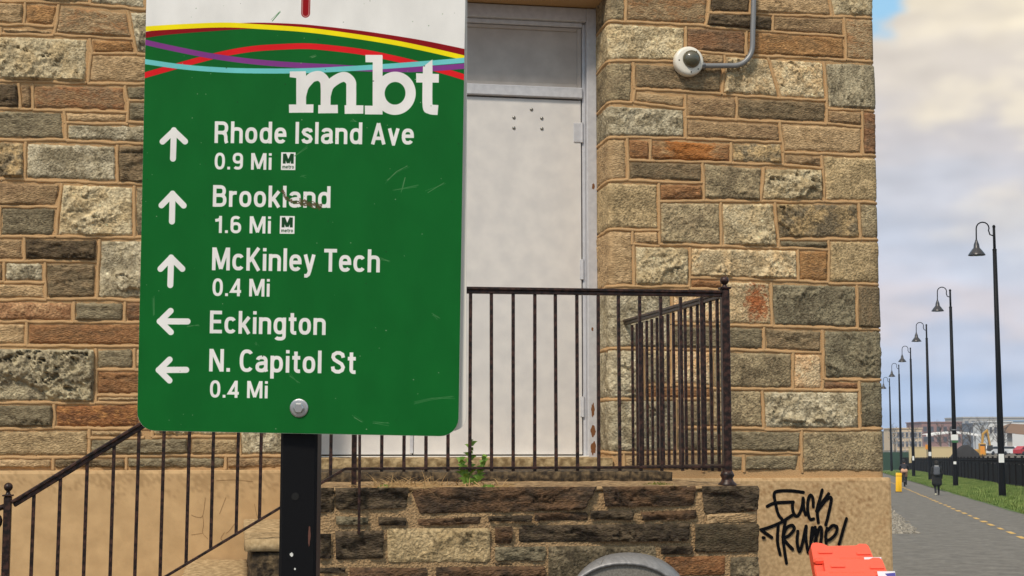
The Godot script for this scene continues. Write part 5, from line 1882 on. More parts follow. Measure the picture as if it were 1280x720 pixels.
func build_trail() -> void:
	var st := st_new()
	trail_quad(st, -14.0, 5.95, -14.0, 35.6, 0.02, 8)
	trail_quad(st, 1.8, 5.95, 35.6, 80.0, 0.02, 8)
	trail_quad(st, 1.75, 5.6, 80.0, 300.0, 0.02, 8)
	var path := structure(st, "path", M.asphalt)
	for k in 48:
		var d := st_new()
		var s := 33.1 + k * 2.12
		trail_quad(d, 3.93 + 0.02 * sin(k * 1.3), 4.06 + 0.02 * sin(k * 1.9), s, s + 1.05 + 0.12 * sin(k * 2.7), 0.026)
		part(d, "painted_dash", M.line_yellow, path)
	st = st_new()
	trail_quad(st, -3.0, 1.86, 35.3, 300.0, 0.012)
	structure(st, "gravel_shoulder", M.gravel)
	var pb := st_new()
	rough_block(pb, Vector3(-0.03, -0.02, -0.03), Vector3(0.03, 0.025, 0.03), 0.03, 0.012)
	pb.generate_normals()
	var pm := MultiMesh.new()
	pm.transform_format = MultiMesh.TRANSFORM_3D
	pm.use_colors = true
	pm.mesh = pb.commit()
	pm.instance_count = 9000
	for i in pm.instance_count:
		var s := 35.4 + 40.0 * pow(rng.randf(), 1.4)
		var x := 1.9 - 2.4 * rng.randf() + 0.12 * n_b.get_noise_2d(s * 0.8, 1.0)
		pm.set_instance_transform(i, Transform3D(Basis(Vector3(rng.randf(), 1, rng.randf()).normalized(), rng.randf() * TAU).scaled(Vector3.ONE * rng.randf_range(0.35, 1.1)), trail(x, s, 0.02)))
		pm.set_instance_color(i, srgb(108, 102, 92).lerp(srgb(160, 152, 138), rng.randf()))
	var pi := MultiMeshInstance3D.new()
	pi.name = "gravel"
	pi.multimesh = pm
	pi.material_override = M.grass_blade
	add_child(pi)
	tag(pi, "loose pale gravel on the shoulder beside the asphalt trail", "gravel")
	pi.set_meta("kind", "stuff")
	# grass verge, rolling a little
	st = st_new(true)
	for i in 90:
		for j in 8:
			var q := []
			for o in [[0, 0], [1, 0], [1, 1], [0, 1]]:
				var s: float = 18.0 + (i + o[0]) * 3.0
				var x: float = 5.7 + (j + o[1]) * 0.85
				var lift: float = 0.012 + 0.05 * (j + o[1]) + 0.06 * n_a.get_noise_2d(s * 0.25, x * 0.6)
				if j + o[1] == 0:
					lift = 0.028
					x += 0.12 * n_b.get_noise_2d(s * 0.5, 3.0)
				q.append(trail(x, s, maxf(lift, 0.005)))
			quad(st, q[0], q[1], q[2], q[3])
	var verge := structure(st, "grass_verge", M.turf)
	verge.set_meta("kind", "structure")
	var bl := SurfaceTool.new()
	bl.begin(Mesh.PRIMITIVE_TRIANGLES)
	for k in 9:
		var a := k * 2.4
		var o := Vector3(cos(a), 0, sin(a)) * 0.05 * sqrt(k / 9.0)
		var tip := o * 2.1 + Vector3(0, 0.12 + 0.03 * sin(k * 3.0), 0)
		var side := Vector3(-sin(a), 0, cos(a)) * 0.014
		for v in [o - side, tip, o + side]:
			bl.set_normal(Vector3.UP)
			bl.set_color(Color.WHITE)
			bl.add_vertex(v)
	var mm := MultiMesh.new()
	mm.transform_format = MultiMesh.TRANSFORM_3D
	mm.use_colors = true
	mm.mesh = bl.commit()
	mm.instance_count = 26000
	for i in mm.instance_count:
		var s := 40.0 + 150.0 * pow(rng.randf(), 1.6)
		var x := 5.8 + 3.75 * pow(rng.randf(), 1.1)
		var p := trail(x, s, 0.02 + 0.05 * (x - 5.7) / 0.85 + 0.05 * n_a.get_noise_2d(s * 0.25, x * 0.6))
		mm.set_instance_transform(i, Transform3D(Basis(Vector3.UP, rng.randf() * TAU).scaled(Vector3.ONE * rng.randf_range(0.5, 1.15)), p))
		var t := clampf(0.5 + 0.9 * n_a.get_noise_2d(s * 0.4, x) + rng.randf_range(-0.25, 0.25), 0, 1)
		mm.set_instance_color(i, srgb(98, 132, 52).lerp(srgb(152, 168, 92), t))
	var gi := MultiMeshInstance3D.new()
	gi.name = "grass"
	gi.multimesh = mm
	gi.material_override = M.grass_blade
	add_child(gi)
	tag(gi, "short green grass growing on the verge between trail and fence", "grass")
	gi.set_meta("kind", "stuff")
	build_lamps()
	build_fences()
	build_people()

func build_lamps() -> void:
	var notices := ["white notice strapped at head height", "white and green notices strapped round it", "small white notice strapped to it", "narrow white notice strapped to it", "", ""]
	var order := ["first", "second", "third", "fourth", "fifth", "sixth"]
	for i in 6:
		var s: float = [64.6, 89.5, 113.0, 137.0, 162.0, 190.0][i]
		var lab: String = "tall black gooseneck lamp post, %s along the trail%s" % [order[i], ", " + notices[i] if notices[i] else ""]
		var l := thing("street_lamp", lab, "street lamp", trail(6.95, s, 0.05), trail_turn(), "gooseneck lamps along the trail")
		var hh := 11.4
		var st := st_new(true)
		tube(st, [Vector3(0, -0.3, 0), Vector3(0, 0.5, 0), Vector3(0, 5.0, 0), Vector3(0, hh - 0.95, 0)], [0.155, 0.148, 0.115, 0.085], 12)
		var pole := part(st, "pole", M.lamp_black, l)
		st = st_new(true)
		tube(st, [Vector3(0, hh - 0.96, 0), Vector3(0, hh, 0)], [0.06, 0.056], 10)
		lathe(st, [Vector2(0.085, hh - 0.98), Vector2(0.1, hh - 0.95), Vector2(0.062, hh - 0.9)], 12)
		lathe(st, [Vector2(0.058, hh), Vector2(0.075, hh + 0.02), Vector2(0.05, hh + 0.09), Vector2(0, hh + 0.12)], 10)
		part(st, "spigot", M.lamp_black, pole)
		st = st_new(true)
		var pts := [Vector3(-0.04, hh - 0.35, 0), Vector3(-0.17, hh - 0.3, 0), Vector3(-0.22, hh - 0.12, 0)]
		for k in 9:
			var a := PI * k / 8.0
			pts.append(Vector3(-0.46 + cos(a) * 0.26, hh - 0.02 + sin(a) * 0.26, 0))
		pts.append(Vector3(-0.73, hh - 0.5, 0))
		tube(st, pts, 0.028, 8)
		part(st, "gooseneck", M.lamp_black, l)
		st = st_new(true)
		lathe(st, [Vector2(0.36, hh - 1.17), Vector2(0.355, hh - 1.14), Vector2(0.3, hh - 1.06), Vector2(0.2, hh - 0.93), Vector2(0.13, hh - 0.85), Vector2(0.11, hh - 0.7), Vector2(0.07, hh - 0.6), Vector2(0.04, hh - 0.5), Vector2(0, hh - 0.49)], 20, Transform3D(Basis(), Vector3(-0.73, 0, 0)))
		var sh := part(st, "shade", M.lamp_shade, l)
		st = st_new(true)
		lathe(st, [Vector2(0, hh - 1.2), Vector2(0.2, hh - 1.19), Vector2(0.24, hh - 1.14), Vector2(0.2, hh - 1.1)], 16, Transform3D(Basis(), Vector3(-0.73, 0, 0)))
		part(st, "lens", M.car_glass, sh)
		# notices face the camera side of the pole
		if i == 0:
			part(box_mesh(Vector3(-0.12, 1.50, 0.15), Vector3(0.10, 1.86, 0.158), 0.002), "notice", M.notice_white, pole)
		elif i == 1:
			part(box_mesh(Vector3(-0.2, 2.72, 0.15), Vector3(0.2, 3.05, 0.158), 0.002), "notice", M.notice_white, pole)
			part(box_mesh(Vector3(-0.16, 2.58, 0.15), Vector3(0.2, 2.715, 0.156), 0.002), "notice", M.notice_green, pole)
			part(box_mesh(Vector3(-0.1, 1.34, 0.155), Vector3(0.06, 1.5, 0.161), 0.002), "sticker", M.notice_white, pole)
			st = st_new(true)
			tube(st, [Vector3(0, 3.3, 0), Vector3(0, 3.34, 0)], 0.15, 12)
			part(st, "strap", M.steel_far, pole)
		elif i == 2:
			part(box_mesh(Vector3(-0.1, 1.85, 0.145), Vector3(0.1, 2.15, 0.152), 0.002), "notice", M.notice_white, pole)
		elif i == 3:
			part(box_mesh(Vector3(-0.09, 1.5, 0.145), Vector3(0.07, 1.88, 0.152), 0.002), "notice", M.notice_white, pole)
		# base plate
		st = st_new(true)
		lathe(st, [Vector2(0.24, -0.08), Vector2(0.24, 0.04), Vector2(0.18, 0.1), Vector2(0.15, 0.14)], 14)
		part(st, "base", M.lamp_black, pole)

func build_fences() -> void:
	var f := thing("iron_fence", "long black picket fence with finials along the grass verge", "fence", trail(9.4, 45.0), trail_turn())
	var y := 0.16
	var rails := st_new()
	for h in [0.2, 1.32, 1.5]:
		box(rails, Vector3(-0.02, y + h - 0.025, -190.0), Vector3(0.02, y + h + 0.025, 5.0))
	part(rails, "rail", M.fence_black, f).rotation.x = 0
	for k in 66:
		var st := st_new()
		var z := 5.0 - k * 2.95
		box(st, Vector3(-0.05, -0.3, z - 0.05), Vector3(0.05, y + 1.62, z + 0.05), 0.01)
		box(st, Vector3(-0.065, y + 1.6205, z - 0.065), Vector3(0.065, y + 1.69, z + 0.065), 0.02)
		part(st, "post", M.fence_black, f)
	var pk := st_new()
	var z := 4.9
	while z > -190.0:
		var lean := 0.02 * sin(z * 3.1)
		box(pk, Vector3(0.022, 0.02, z - 0.055), Vector3(0.036, y + 1.27 + lean, z + 0.055))
		box(pk, Vector3(-0.01, y + 1.27, z - 0.012), Vector3(0.01, y + 1.6, z + 0.012))
		z -= 0.14
	part(pk, "pickets", M.fence_black, f).set_meta("kind", "stuff")
	# follow the fall of the ground
	f.rotation.x = -atan(SLOPE * cos(trail_turn()))
	var g := thing("green_fence", "dark green screened construction fence beyond the cyclist", "fence", trail(7.6, 215.0, 0.0), trail_turn())
	part(box_mesh(Vector3(-4.0, 0.1, -0.03), Vector3(4.0, 2.6, 0.03), 0.01), "screen", M.fence_green, g)
	for x in [-4.0, -2.0, 0.0, 2.0, 4.0]:
		var st := st_new(true)
		tube(st, [Vector3(x, -0.3, -0.06), Vector3(x, 2.7, -0.06)], 0.04, 6)
		part(st, "post", M.steel_far, g)

# ---- figures: one skin over tapered bones
func skin(bones: Array, cell: float) -> ArrayMesh:
	# bones: [a, ra, b, rb, colour]
	var lo := Vector3.ONE * 1e9
	var hi := -lo
	for b in bones:
		var r := maxf(b[1], b[3]) + cell * 2.0
		lo = lo.min(b[0] - Vector3.ONE * r).min(b[2] - Vector3.ONE * r)
		hi = hi.max(b[0] + Vector3.ONE * r).max(b[2] + Vector3.ONE * r)
	var n := Vector3i(((hi - lo) / cell).ceil()) + Vector3i.ONE
	var field := PackedFloat32Array()
	field.resize(n.x * n.y * n.z)
	field.fill(1.0)
	var who := PackedInt32Array()
	who.resize(field.size())
	var best := PackedFloat32Array()
	best.resize(field.size())
	best.fill(1.0)
	for bi in bones.size():
		var b: Array = bones[bi]
		var a: Vector3 = b[0]
		var d: Vector3 = b[2] - a
		var dd := maxf(d.length_squared(), 1e-8)
		var r := maxf(b[1], b[3]) + cell * 3.0
		var i0 := Vector3i((a.min(b[2]) - Vector3.ONE * r - lo) / cell).max(Vector3i.ZERO)
		var i1 := Vector3i((a.max(b[2]) + Vector3.ONE * r - lo) / cell).min(n - Vector3i.ONE)
		for z in range(i0.z, i1.z + 1):
			for y in range(i0.y, i1.y + 1):
				for x in range(i0.x, i1.x + 1):
					var p := lo + Vector3(x, y, z) * cell
					var t := clampf((p - a).dot(d) / dd, 0, 1)
					var q := p.distance_to(a + d * t) - lerpf(b[1], b[3], t)
					var at := (z * n.y + y) * n.x + x
					var f := field[at]
					var h := clampf(0.5 + 0.5 * (f - q) / 0.03, 0, 1)
					field[at] = lerpf(f, q, h) - 0.03 * h * (1.0 - h)
					if q < best[at]:
						best[at] = q
						who[at] = bi
	var st := st_new(true)
	var index := {}
	var count := 0
	for z in n.z - 1:
		for y in n.y - 1:
			for x in n.x - 1:
				var base := (z * n.y + y) * n.x + x
				var sum := Vector3.ZERO
				var m := 0
				var inside := 0
				for k in 8:
					if field[base + (k & 1) + ((k >> 1) & 1) * n.x + (k >> 2) * n.x * n.y] < 0.0:
						inside += 1
				if inside == 0 or inside == 8:
					continue
				for ax in 3:
					var step: int = [1, n.x, n.x * n.y][ax]
					for k in 4:
						var o := [Vector3i(0, k & 1, k >> 1), Vector3i(k & 1, 0, k >> 1), Vector3i(k & 1, k >> 1, 0)][ax] as Vector3i
						var i := base + o.x + o.y * n.x + o.z * n.x * n.y
						var f0 := field[i]
						var f1 := field[i + step]
						if (f0 < 0.0) != (f1 < 0.0):
							var v := Vector3(o)
							v[ax] += f0 / (f0 - f1)
							sum += v
							m += 1
				st.set_color(bones[who[base]][4])
				st.add_vertex(lo + (Vector3(x, y, z) + sum / m) * cell)
				index[base] = count
				count += 1
	for z in range(1, n.z - 1):
		for y in range(1, n.y - 1):
			for x in range(1, n.x - 1):
				var i := (z * n.y + y) * n.x + x
				for ax in 3:
					var s: int = [1, n.x, n.x * n.y][ax]
					var a: int = [n.x, n.x * n.y, 1][ax]
					var b: int = [n.x * n.y, 1, n.x][ax]
					var in0 := field[i] < 0.0
					if in0 == (field[i + s] < 0.0):
						continue
					if not (index.has(i) and index.has(i - a) and index.has(i - b) and index.has(i - a - b)):
						continue
					var q := [index[i - a - b], index[i - b], index[i], index[i - a]]
					if in0:
						q.reverse()
					for k in [0, 1, 2, 0, 2, 3]:
						st.add_index(q[k])
	st.generate_normals()
	return st.commit()

func build_people() -> void:
	var black := Color(0.012, 0.012, 0.014)
	var skin_c := srgb(196, 150, 122)
	var hair := Color(0.02, 0.016, 0.014)
	var dark := Color(0.02, 0.02, 0.026)
	var V := func(x, y, z): return Vector3(x, y, z)
	var p := thing("person", "person in a long black coat and leggings walking away with a grey backpack", "person", trail(4.72, 72.0, 0.02), trail_turn())
	var bones := [
		[V.call(0, 1.48, 0), 0.085, V.call(0, 1.53, -0.01), 0.09, hair], [V.call(0, 1.44, -0.06), 0.05, V.call(0, 1.50, -0.075), 0.05, skin_c],
		[V.call(0, 1.34, 0), 0.055, V.call(0, 1.44, 0), 0.05, skin_c], [V.call(0, 1.38, 0.04), 0.05, V.call(0, 1.47, 0.05), 0.07, hair],
		[V.call(-0.13, 1.28, 0), 0.075, V.call(0.13, 1.28, 0), 0.075, black], [V.call(0, 1.22, 0), 0.145, V.call(0, 0.95, 0.01), 0.15, black],
		[V.call(-0.05, 0.95, 0), 0.15, V.call(-0.09, 0.56, 0.01), 0.145, black], [V.call(0.05, 0.95, 0), 0.15, V.call(0.09, 0.56, 0.01), 0.145, black],
		[V.call(-0.18, 1.27, 0), 0.062, V.call(-0.235, 1.0, 0.03), 0.052, black], [V.call(-0.235, 1.0, 0.03), 0.05, V.call(-0.22, 0.77, -0.04), 0.042, black], [V.call(-0.22, 0.75, -0.05), 0.034, V.call(-0.215, 0.67, -0.07), 0.026, skin_c],
		[V.call(0.18, 1.27, 0), 0.062, V.call(0.24, 1.0, -0.01), 0.052, black], [V.call(0.24, 1.0, -0.01), 0.05, V.call(0.22, 0.78, -0.12), 0.042, black], [V.call(0.22, 0.76, -0.13), 0.034, V.call(0.21, 0.69, -0.16), 0.026, skin_c],
		[V.call(-0.085, 0.62, 0), 0.085, V.call(-0.075, 0.42, -0.05), 0.062, dark], [V.call(-0.075, 0.42, -0.05), 0.06, V.call(-0.07, 0.09, 0.06), 0.042, dark],
		[V.call(0.085, 0.62, 0), 0.085, V.call(0.08, 0.42, -0.12), 0.062, dark], [V.call(0.08, 0.42, -0.12), 0.06, V.call(0.08, 0.09, -0.2), 0.042, dark],
		[V.call(-0.07, 0.05, 0.08), 0.045, V.call(-0.075, 0.035, -0.07), 0.036, srgb(220, 214, 190)], [V.call(0.08, 0.05, -0.19), 0.04, V.call(0.085, 0.035, -0.33), 0.034, srgb(60, 56, 52)],
	]
	part(skin(bones, 0.024), "body", M.figure, p)
	var st := st_new(true)
	rough_block(st, Vector3(-0.14, 0.92, 0.13), Vector3(0.14, 1.32, 0.27), 0.06, 0.03)
	part(st, "backpack", mat("pack_grey", srgb(86, 90, 98), 0.8), p)
	var st2 := st_new()
	box(st2, Vector3(-0.1, 1.335, 0.05), Vector3(0.1, 1.37, 0.14), 0.012)
	part(st2, "hood_lining", mat("lining", srgb(206, 206, 206), 0.9), p)

	var c := thing("person", "cyclist in dark jacket and pale shorts riding away on the trail", "person", trail(4.2, 94.0, 0.02), trail_turn())
	var jac := srgb(46, 44, 50)
	var sh := srgb(206, 160, 130)
	bones = [
		[V.call(0, 1.50, -0.22), 0.10, V.call(0, 1.55, -0.24), 0.115, srgb(34, 34, 38)], [V.call(0, 1.42, -0.25), 0.075, V.call(0, 1.49, -0.27), 0.085, skin_c],
		[V.call(0, 1.33, -0.19), 0.05, V.call(0, 1.43, -0.23), 0.05, skin_c], [V.call(-0.15, 1.28, -0.18), 0.075, V.call(0.15, 1.28, -0.18), 0.075, jac],
		[V.call(0, 1.24, -0.15), 0.15, V.call(0, 1.02, -0.02), 0.145, jac], [V.call(-0.07, 0.95, 0.02), 0.14, V.call(0.07, 0.95, 0.02), 0.14, sh],
		[V.call(-0.2, 1.27, -0.2), 0.06, V.call(-0.27, 1.05, -0.36), 0.05, jac], [V.call(-0.27, 1.05, -0.36), 0.046, V.call(-0.24, 1.02, -0.58), 0.04, jac], [V.call(-0.24, 1.02, -0.59), 0.036, V.call(-0.22, 1.02, -0.66), 0.03, skin_c],
		[V.call(0.2, 1.27, -0.2), 0.06, V.call(0.27, 1.05, -0.36), 0.05, jac], [V.call(0.27, 1.05, -0.36), 0.046, V.call(0.24, 1.02, -0.58), 0.04, jac], [V.call(0.24, 1.02, -0.59), 0.036, V.call(0.22, 1.02, -0.66), 0.03, skin_c],
		[V.call(-0.1, 0.9, 0), 0.105, V.call(-0.12, 0.72, -0.34), 0.07, sh], [V.call(-0.12, 0.72, -0.34), 0.068, V.call(-0.1, 0.36, -0.2), 0.045, dark], [V.call(-0.1, 0.3, -0.18), 0.045, V.call(-0.1, 0.28, -0.34), 0.035, dark],
		[V.call(0.1, 0.9, 0), 0.105, V.call(0.12, 0.6, -0.28), 0.07, sh], [V.call(0.12, 0.6, -0.28), 0.068, V.call(0.1, 0.2, -0.1), 0.045, dark], [V.call(0.1, 0.15, -0.08), 0.045, V.call(0.1, 0.13, -0.24), 0.035, dark],
	]
	part(skin(bones, 0.026), "body", M.figure, c)
	var b := thing("bicycle", "dark bicycle under the cyclist riding away on the trail", "bicycle", trail(4.2, 94.0, 0.02), trail_turn())
	for z in [0.42, -0.62]:
		var ring := []
		for k in 25:
			var a := TAU * k / 24
			ring.append(Vector3(0, 0.34 + sin(a) * 0.32, z + cos(a) * 0.32))
		st = st_new(true)
		tube(st, ring, 0.022, 6, false)
		var wh := part(st, "wheel", M.rubber, b)
		st = st_new(true)
		for k in 8:
			var a := TAU * k / 8
			tube(st, [Vector3(0, 0.34, z), Vector3(0, 0.34 + sin(a) * 0.31, z + cos(a) * 0.31)], 0.003, 4)
		tube(st, [Vector3(-0.05, 0.34, z), Vector3(0.05, 0.34, z)], 0.02, 6)
		part(st, "spokes", M.steel_far, wh)
	st = st_new(true)
	var bb := Vector3(0, 0.3, -0.06)
	var seat := Vector3(0, 0.82, 0.06)
	var hd := Vector3(0, 0.82, -0.48)
	for q in [[bb, seat], [seat - Vector3(0, 0.1, -0.02), hd], [hd - Vector3(0, 0.12, 0.03), bb], [bb, Vector3(0.05, 0.34, 0.42)], [bb, Vector3(-0.05, 0.34, 0.42)], [seat - Vector3(0, 0.1, 0), Vector3(0.05, 0.34, 0.42)], [seat - Vector3(0, 0.1, 0), Vector3(-0.05, 0.34, 0.42)], [hd, Vector3(0.04, 0.34, -0.62)], [hd + Vector3(0, 0.16, 0.02), Vector3(-0.04, 0.34, -0.62)]]:
		tube(st, [q[0], q[1]], 0.018, 6)
	part(st, "frame", M.machine_dark, b)
	st = st_new(true)
	tube(st, [Vector3(-0.27, 1.0, -0.6), Vector3(-0.1, 0.98, -0.5), Vector3(0.1, 0.98, -0.5), Vector3(0.27, 1.0, -0.6)], 0.014, 6)
	part(st, "handlebar", M.machine_dark, b)
	st = st_new(true)
	rough_block(st, Vector3(-0.08, 0.81, -0.08), Vector3(0.08, 0.86, 0.17), 0.05, 0.008)
	part(st, "saddle", M.rubber, b)
	# bollard in the middle of the trail
	var bo := thing("bollard", "bright yellow flat topped bollard on the trail centre line", "bollard", trail(3.2, 78.6, 0.02), trail_turn() + 0.1)
	bo.rotation.z = -0.03
	st = st_new(true)
	prism(st, round_rect(-0.145, -0.05, 0.145, 0.98, 0.03), -0.07, 0.07)
	part(st, "post", M.bollard_yellow, bo)
	part(box_mesh(Vector3(-0.147, 0.80, -0.072), Vector3(0.147, 0.84, 0.072)), "band", mat("band_dark", srgb(190, 136, 16), 0.5), bo)
	part(box_mesh(Vector3(-0.17, -0.04, -0.1), Vector3(0.17, 0.035, 0.1), 0.01), "base", M.machine_dark, bo)

# ------------------------------------------------------------------ beyond the fence
func ahead(x: float, z: float) -> Vector3:
	# x: place across the picture's own bearing as a slope, z: metres ahead
	return Vector3(x * z, 0.0, -z)   # the yard beyond the fence stands higher than the trail

func facade(called: String, label: String, cat: String, x0: float, x1: float, z: float, top: float, deep: float, m: Material, rows: int, cols: int, wm: Material, roof: Material = null, group := "") -> Node3D:
	# a block seen between the bearings x0 and x1, top: height above the camera's eye over distance
	var wide := (x1 - x0) * z
	var base := ahead((x0 + x1) * 0.5, z)
	var tall := EYE + top * z - base.y
	var b := thing(called, label, cat, base, 0.0, group)
	part(box_mesh(Vector3(-wide / 2, -2.0, -deep), Vector3(wide / 2, tall, 0)), "wall", m, b)
	part(box_mesh(Vector3(-wide / 2 - 0.3, tall, -deep - 0.3), Vector3(wide / 2 + 0.3, tall + 0.02 * wide * 0.5 + 0.2, 0.3)), "roof", roof if roof else m, b)
	for r in rows:
		for c in cols:
			var cx := -wide / 2 + wide * (c + 0.5) / cols
			var cy := tall - (r + 0.62) * minf(3.4, tall / (rows + 0.3))
			var ww := wide / cols * 0.27
			var win := part(box_mesh(Vector3(cx - ww, cy - 0.9, 0.02), Vector3(cx + ww, cy + 0.8, 0.08)), "window", wm, b)
			part(box_mesh(Vector3(cx - ww * 1.1, cy - 1.05, 0.02), Vector3(cx + ww * 1.1, cy - 0.91, 0.2)), "sill", m, win)
	return b

func car(called: String, label: String, at: Vector3, turn: float, paint: Material, van: bool, group: String) -> void:
	var c := thing(called, label, "van" if van else "car", at, turn, group)
	var body := PackedVector2Array([Vector2(-2.2, 0.3), Vector2(2.2, 0.3), Vector2(2.25, 0.75), Vector2(2.1, 0.95), Vector2(1.1, 1.02), Vector2(0.5, 1.48), Vector2(-1.3, 1.5), Vector2(-1.9, 1.05), Vector2(-2.2, 0.95)])
	var glass := PackedVector2Array([Vector2(0.95, 1.02), Vector2(0.45, 1.42), Vector2(-1.25, 1.44), Vector2(-1.7, 1.05)])
	if van:
		body = PackedVector2Array([Vector2(-2.6, 0.35), Vector2(2.6, 0.35), Vector2(2.65, 1.0), Vector2(2.0, 1.2), Vector2(1.5, 2.1), Vector2(-2.5, 2.2), Vector2(-2.6, 2.1)])
		glass = PackedVector2Array([Vector2(1.85, 1.25), Vector2(1.45, 1.95), Vector2(0.6, 1.95), Vector2(0.6, 1.25)])
	var st := st_new()
	prism(st, body, -0.85, 0.85)
	part(st, "body", paint, c)
	st = st_new()
	prism(st, glass, -0.86, 0.86)
	part(st, "windows", M.car_glass, c)
	for x in [-1.4, 1.45]:
		for z in [-0.75, 0.75]:
			st = st_new(true)
			tube(st, [Vector3(x, 0.33, z - 0.11), Vector3(x, 0.33, z + 0.11)], 0.33, 12)
			part(st, "wheel", M.rubber, c)

func build_far() -> void:
	# bearings: (pixel column - centre) / focal length, as slopes measured on the photograph
	var k := 1.0 / 1923.0
	facade("brick_building", "dusky red brick block with a row of dark windows beyond the lamps", "building", 510 * k, 560 * k, 520.0, 27.5 * k, 20, M.brick_far, 2, 6, M.window_far)
	facade("office_building", "very long pale grey flat roofed building on the skyline", "building", 562 * k, 680 * k, 720.0, 33.0 * k, 30, M.grey_far, 2, 14, M.slate_far)
	facade("office_building", "dark slate blue low block before the long grey building", "building", 572 * k, 596 * k, 600.0, 26.0 * k, 20, M.slate_far, 1, 6, M.window_far)
	facade("white_house", "white two storey building with small windows behind the parked cars", "building", 593 * k, 622 * k, 420.0, 28.0 * k, 14, M.white_far, 1, 5, M.window_far)
	facade("white_house", "white low building with a pale blue roof behind the brown ramp", "building", 622 * k, 665 * k, 440.0, 29.0 * k, 14, M.white_far, 1, 6, M.window_far, M.blue_far)
	facade("apartment_building", "beige apartment block with small dark windows seen between the lamps", "building", 478 * k, 510 * k, 480.0, 20.0 * k, 16, M.beige_far, 2, 6, M.window_far)
	facade("apartment_building", "grey hazy block at the foot of the trail beside the stone corner", "building", 462 * k, 480 * k, 560.0, 16.0 * k, 16, M.slate_far, 2, 4, M.window_far)
	# curved white canopy
	var can := thing("canopy", "long white curved canopy roof in front of the brick block", "canopy", ahead(545 * k, 330.0), -0.05)
	var st := st_new(true)
	var py := EYE - can.position.y
	for i in 12:
		var a := -5.0 + i * 0.95
		var h0 := py + 2.0 + 0.85 * sin(PI * clampf((i + 1.0) / 14.0, 0, 1))
		var h1 := py + 2.0 + 0.85 * sin(PI * clampf((i + 2.0) / 14.0, 0, 1))
		quad(st, Vector3(a, h0, -6), Vector3(a + 0.95, h1, -6), Vector3(a + 0.95, h1, 0), Vector3(a, h0, 0))
		quad(st, Vector3(a, h0, 0), Vector3(a + 0.95, h1, 0), Vector3(a + 0.95, h1 - 0.5, 0), Vector3(a, h0 - 0.5, 0))
	part(st, "roof", M.white_far, can)
	for x in [-4.5, 0.0, 5.5]:
		part(box_mesh(Vector3(x - 0.12, -0.5, -1.1), Vector3(x + 0.12, py + 2.0, -0.9)), "column", M.steel_far, can)
	# low tan wall and steel framing
	var tw := thing("site_wall", "low tan block wall beyond the fence near the lamps", "wall", ahead(524 * k, 190.0), 0.0)
	part(box_mesh(Vector3(-3.0, -0.5, -0.2), Vector3(2.6, EYE - tw.position.y - 0.35, 0.2), 0.02), "wall", M.tan_wall, tw)
	part(box_mesh(Vector3(-3.05, EYE - tw.position.y - 0.3495, -0.25), Vector3(2.65, EYE - tw.position.y - 0.24, 0.25), 0.02), "coping", M.tan_wall, tw)
	var fr := thing("steel_frame", "pale steel lattice frame seen between the distant lamps", "frame", ahead(492 * k, 260.0), 0.0)
	var y0 := EYE - fr.position.y
	for i in 8:
		var x := -2.6 + i * 0.72
		st = st_new()
		bar(st, Vector3(x, -0.5, 0), Vector3(x, y0 + 2.1, 0), 0.08, 0.08)
		part(st, "column", M.steel_far, fr)
		if i < 7:
			st = st_new()
			bar(st, Vector3(x, y0 + 0.2, 0.08), Vector3(x + 0.72, y0 + 1.9, 0.08), 0.06, 0.06)
			part(st, "brace", M.steel_far, fr)
	for h in [0.3, 1.2, 2.1]:
		st = st_new()
		bar(st, Vector3(-2.7, y0 + h, -0.09), Vector3(2.6, y0 + h, -0.09), 0.08, 0.12)
		part(st, "beam", M.steel_far, fr)
	# raised roadway
	var rp := thing("ramp", "brown raised roadway on concrete piers behind the parked cars", "ramp", ahead(648 * k, 300.0), -0.25)
	var ry := EYE - rp.position.y
	st = st_new()
	prism(st, PackedVector2Array([Vector2(-5.5, ry + 2.4), Vector2(9.0, ry + 0.9), Vector2(9.0, ry + 2.6), Vector2(2.0, ry + 3.8), Vector2(-4.2, ry + 4.1), Vector2(-5.5, ry + 3.6)]), -4.0, 0.0)
	part(st, "deck", M.ramp_brown, rp)
	for x in [-4.6, -1.0, 3.0]:
		part(box_mesh(Vector3(x, -1.0, -3.0), Vector3(x + 0.9, ry + 1.9 - x * 0.08, -1.5)), "pier", M.grey_far, rp)
	# dark heap
	var so := thing("soil_heap", "dark heap of soil just behind the fence", "soil heap", ahead(564 * k, 150.0), 0.0)
	st = st_new(true)
	var top := EYE - so.position.y + 0.1
	for i in 16:
		for j in 7:
			var q := []
			for o in [[0, 0], [1, 0], [1, 1], [0, 1]]:
				var a: float = TAU * (i + o[0]) / 16.0
				var f: float = (j + o[1]) / 7.0
				var r: float = f * (1.0 + 0.25 * n_b.get_noise_2d(cos(a) * 2.0, sin(a) * 2.0 + f))
				q.append(Vector3(cos(a) * r * 1.6, top * (1.0 - f * f * 0.9) + 0.12 * n_b.get_noise_2d(cos(a) * f * 5.0, sin(a) * f * 5.0) - 0.1, sin(a) * r * 1.6))
			quad(st, q[0], q[3], q[2], q[1])
	part(st, "heap", M.soil, so)
	build_excavator(ahead(577 * k, 215.0))
	var pn := thing("site_panel", "orange warning panel standing beside the excavator", "panel", ahead(585 * k, 200.0), 0.0)
	part(box_mesh(Vector3(-0.3, EYE - pn.position.y - 1.2, -0.03), Vector3(0.3, EYE - pn.position.y - 0.15, 0.03), 0.01), "board", M.orange_panel, pn)
	part(box_mesh(Vector3(-0.04, -0.3, -0.09), Vector3(0.04, EYE - pn.position.y - 0.3, -0.04)), "leg", M.machine_dark, pn)
	var p2 := thing("site_panel", "orange warning panel on the low tan wall by the third lamp", "panel", ahead(516 * k, 187.0), 0.0)
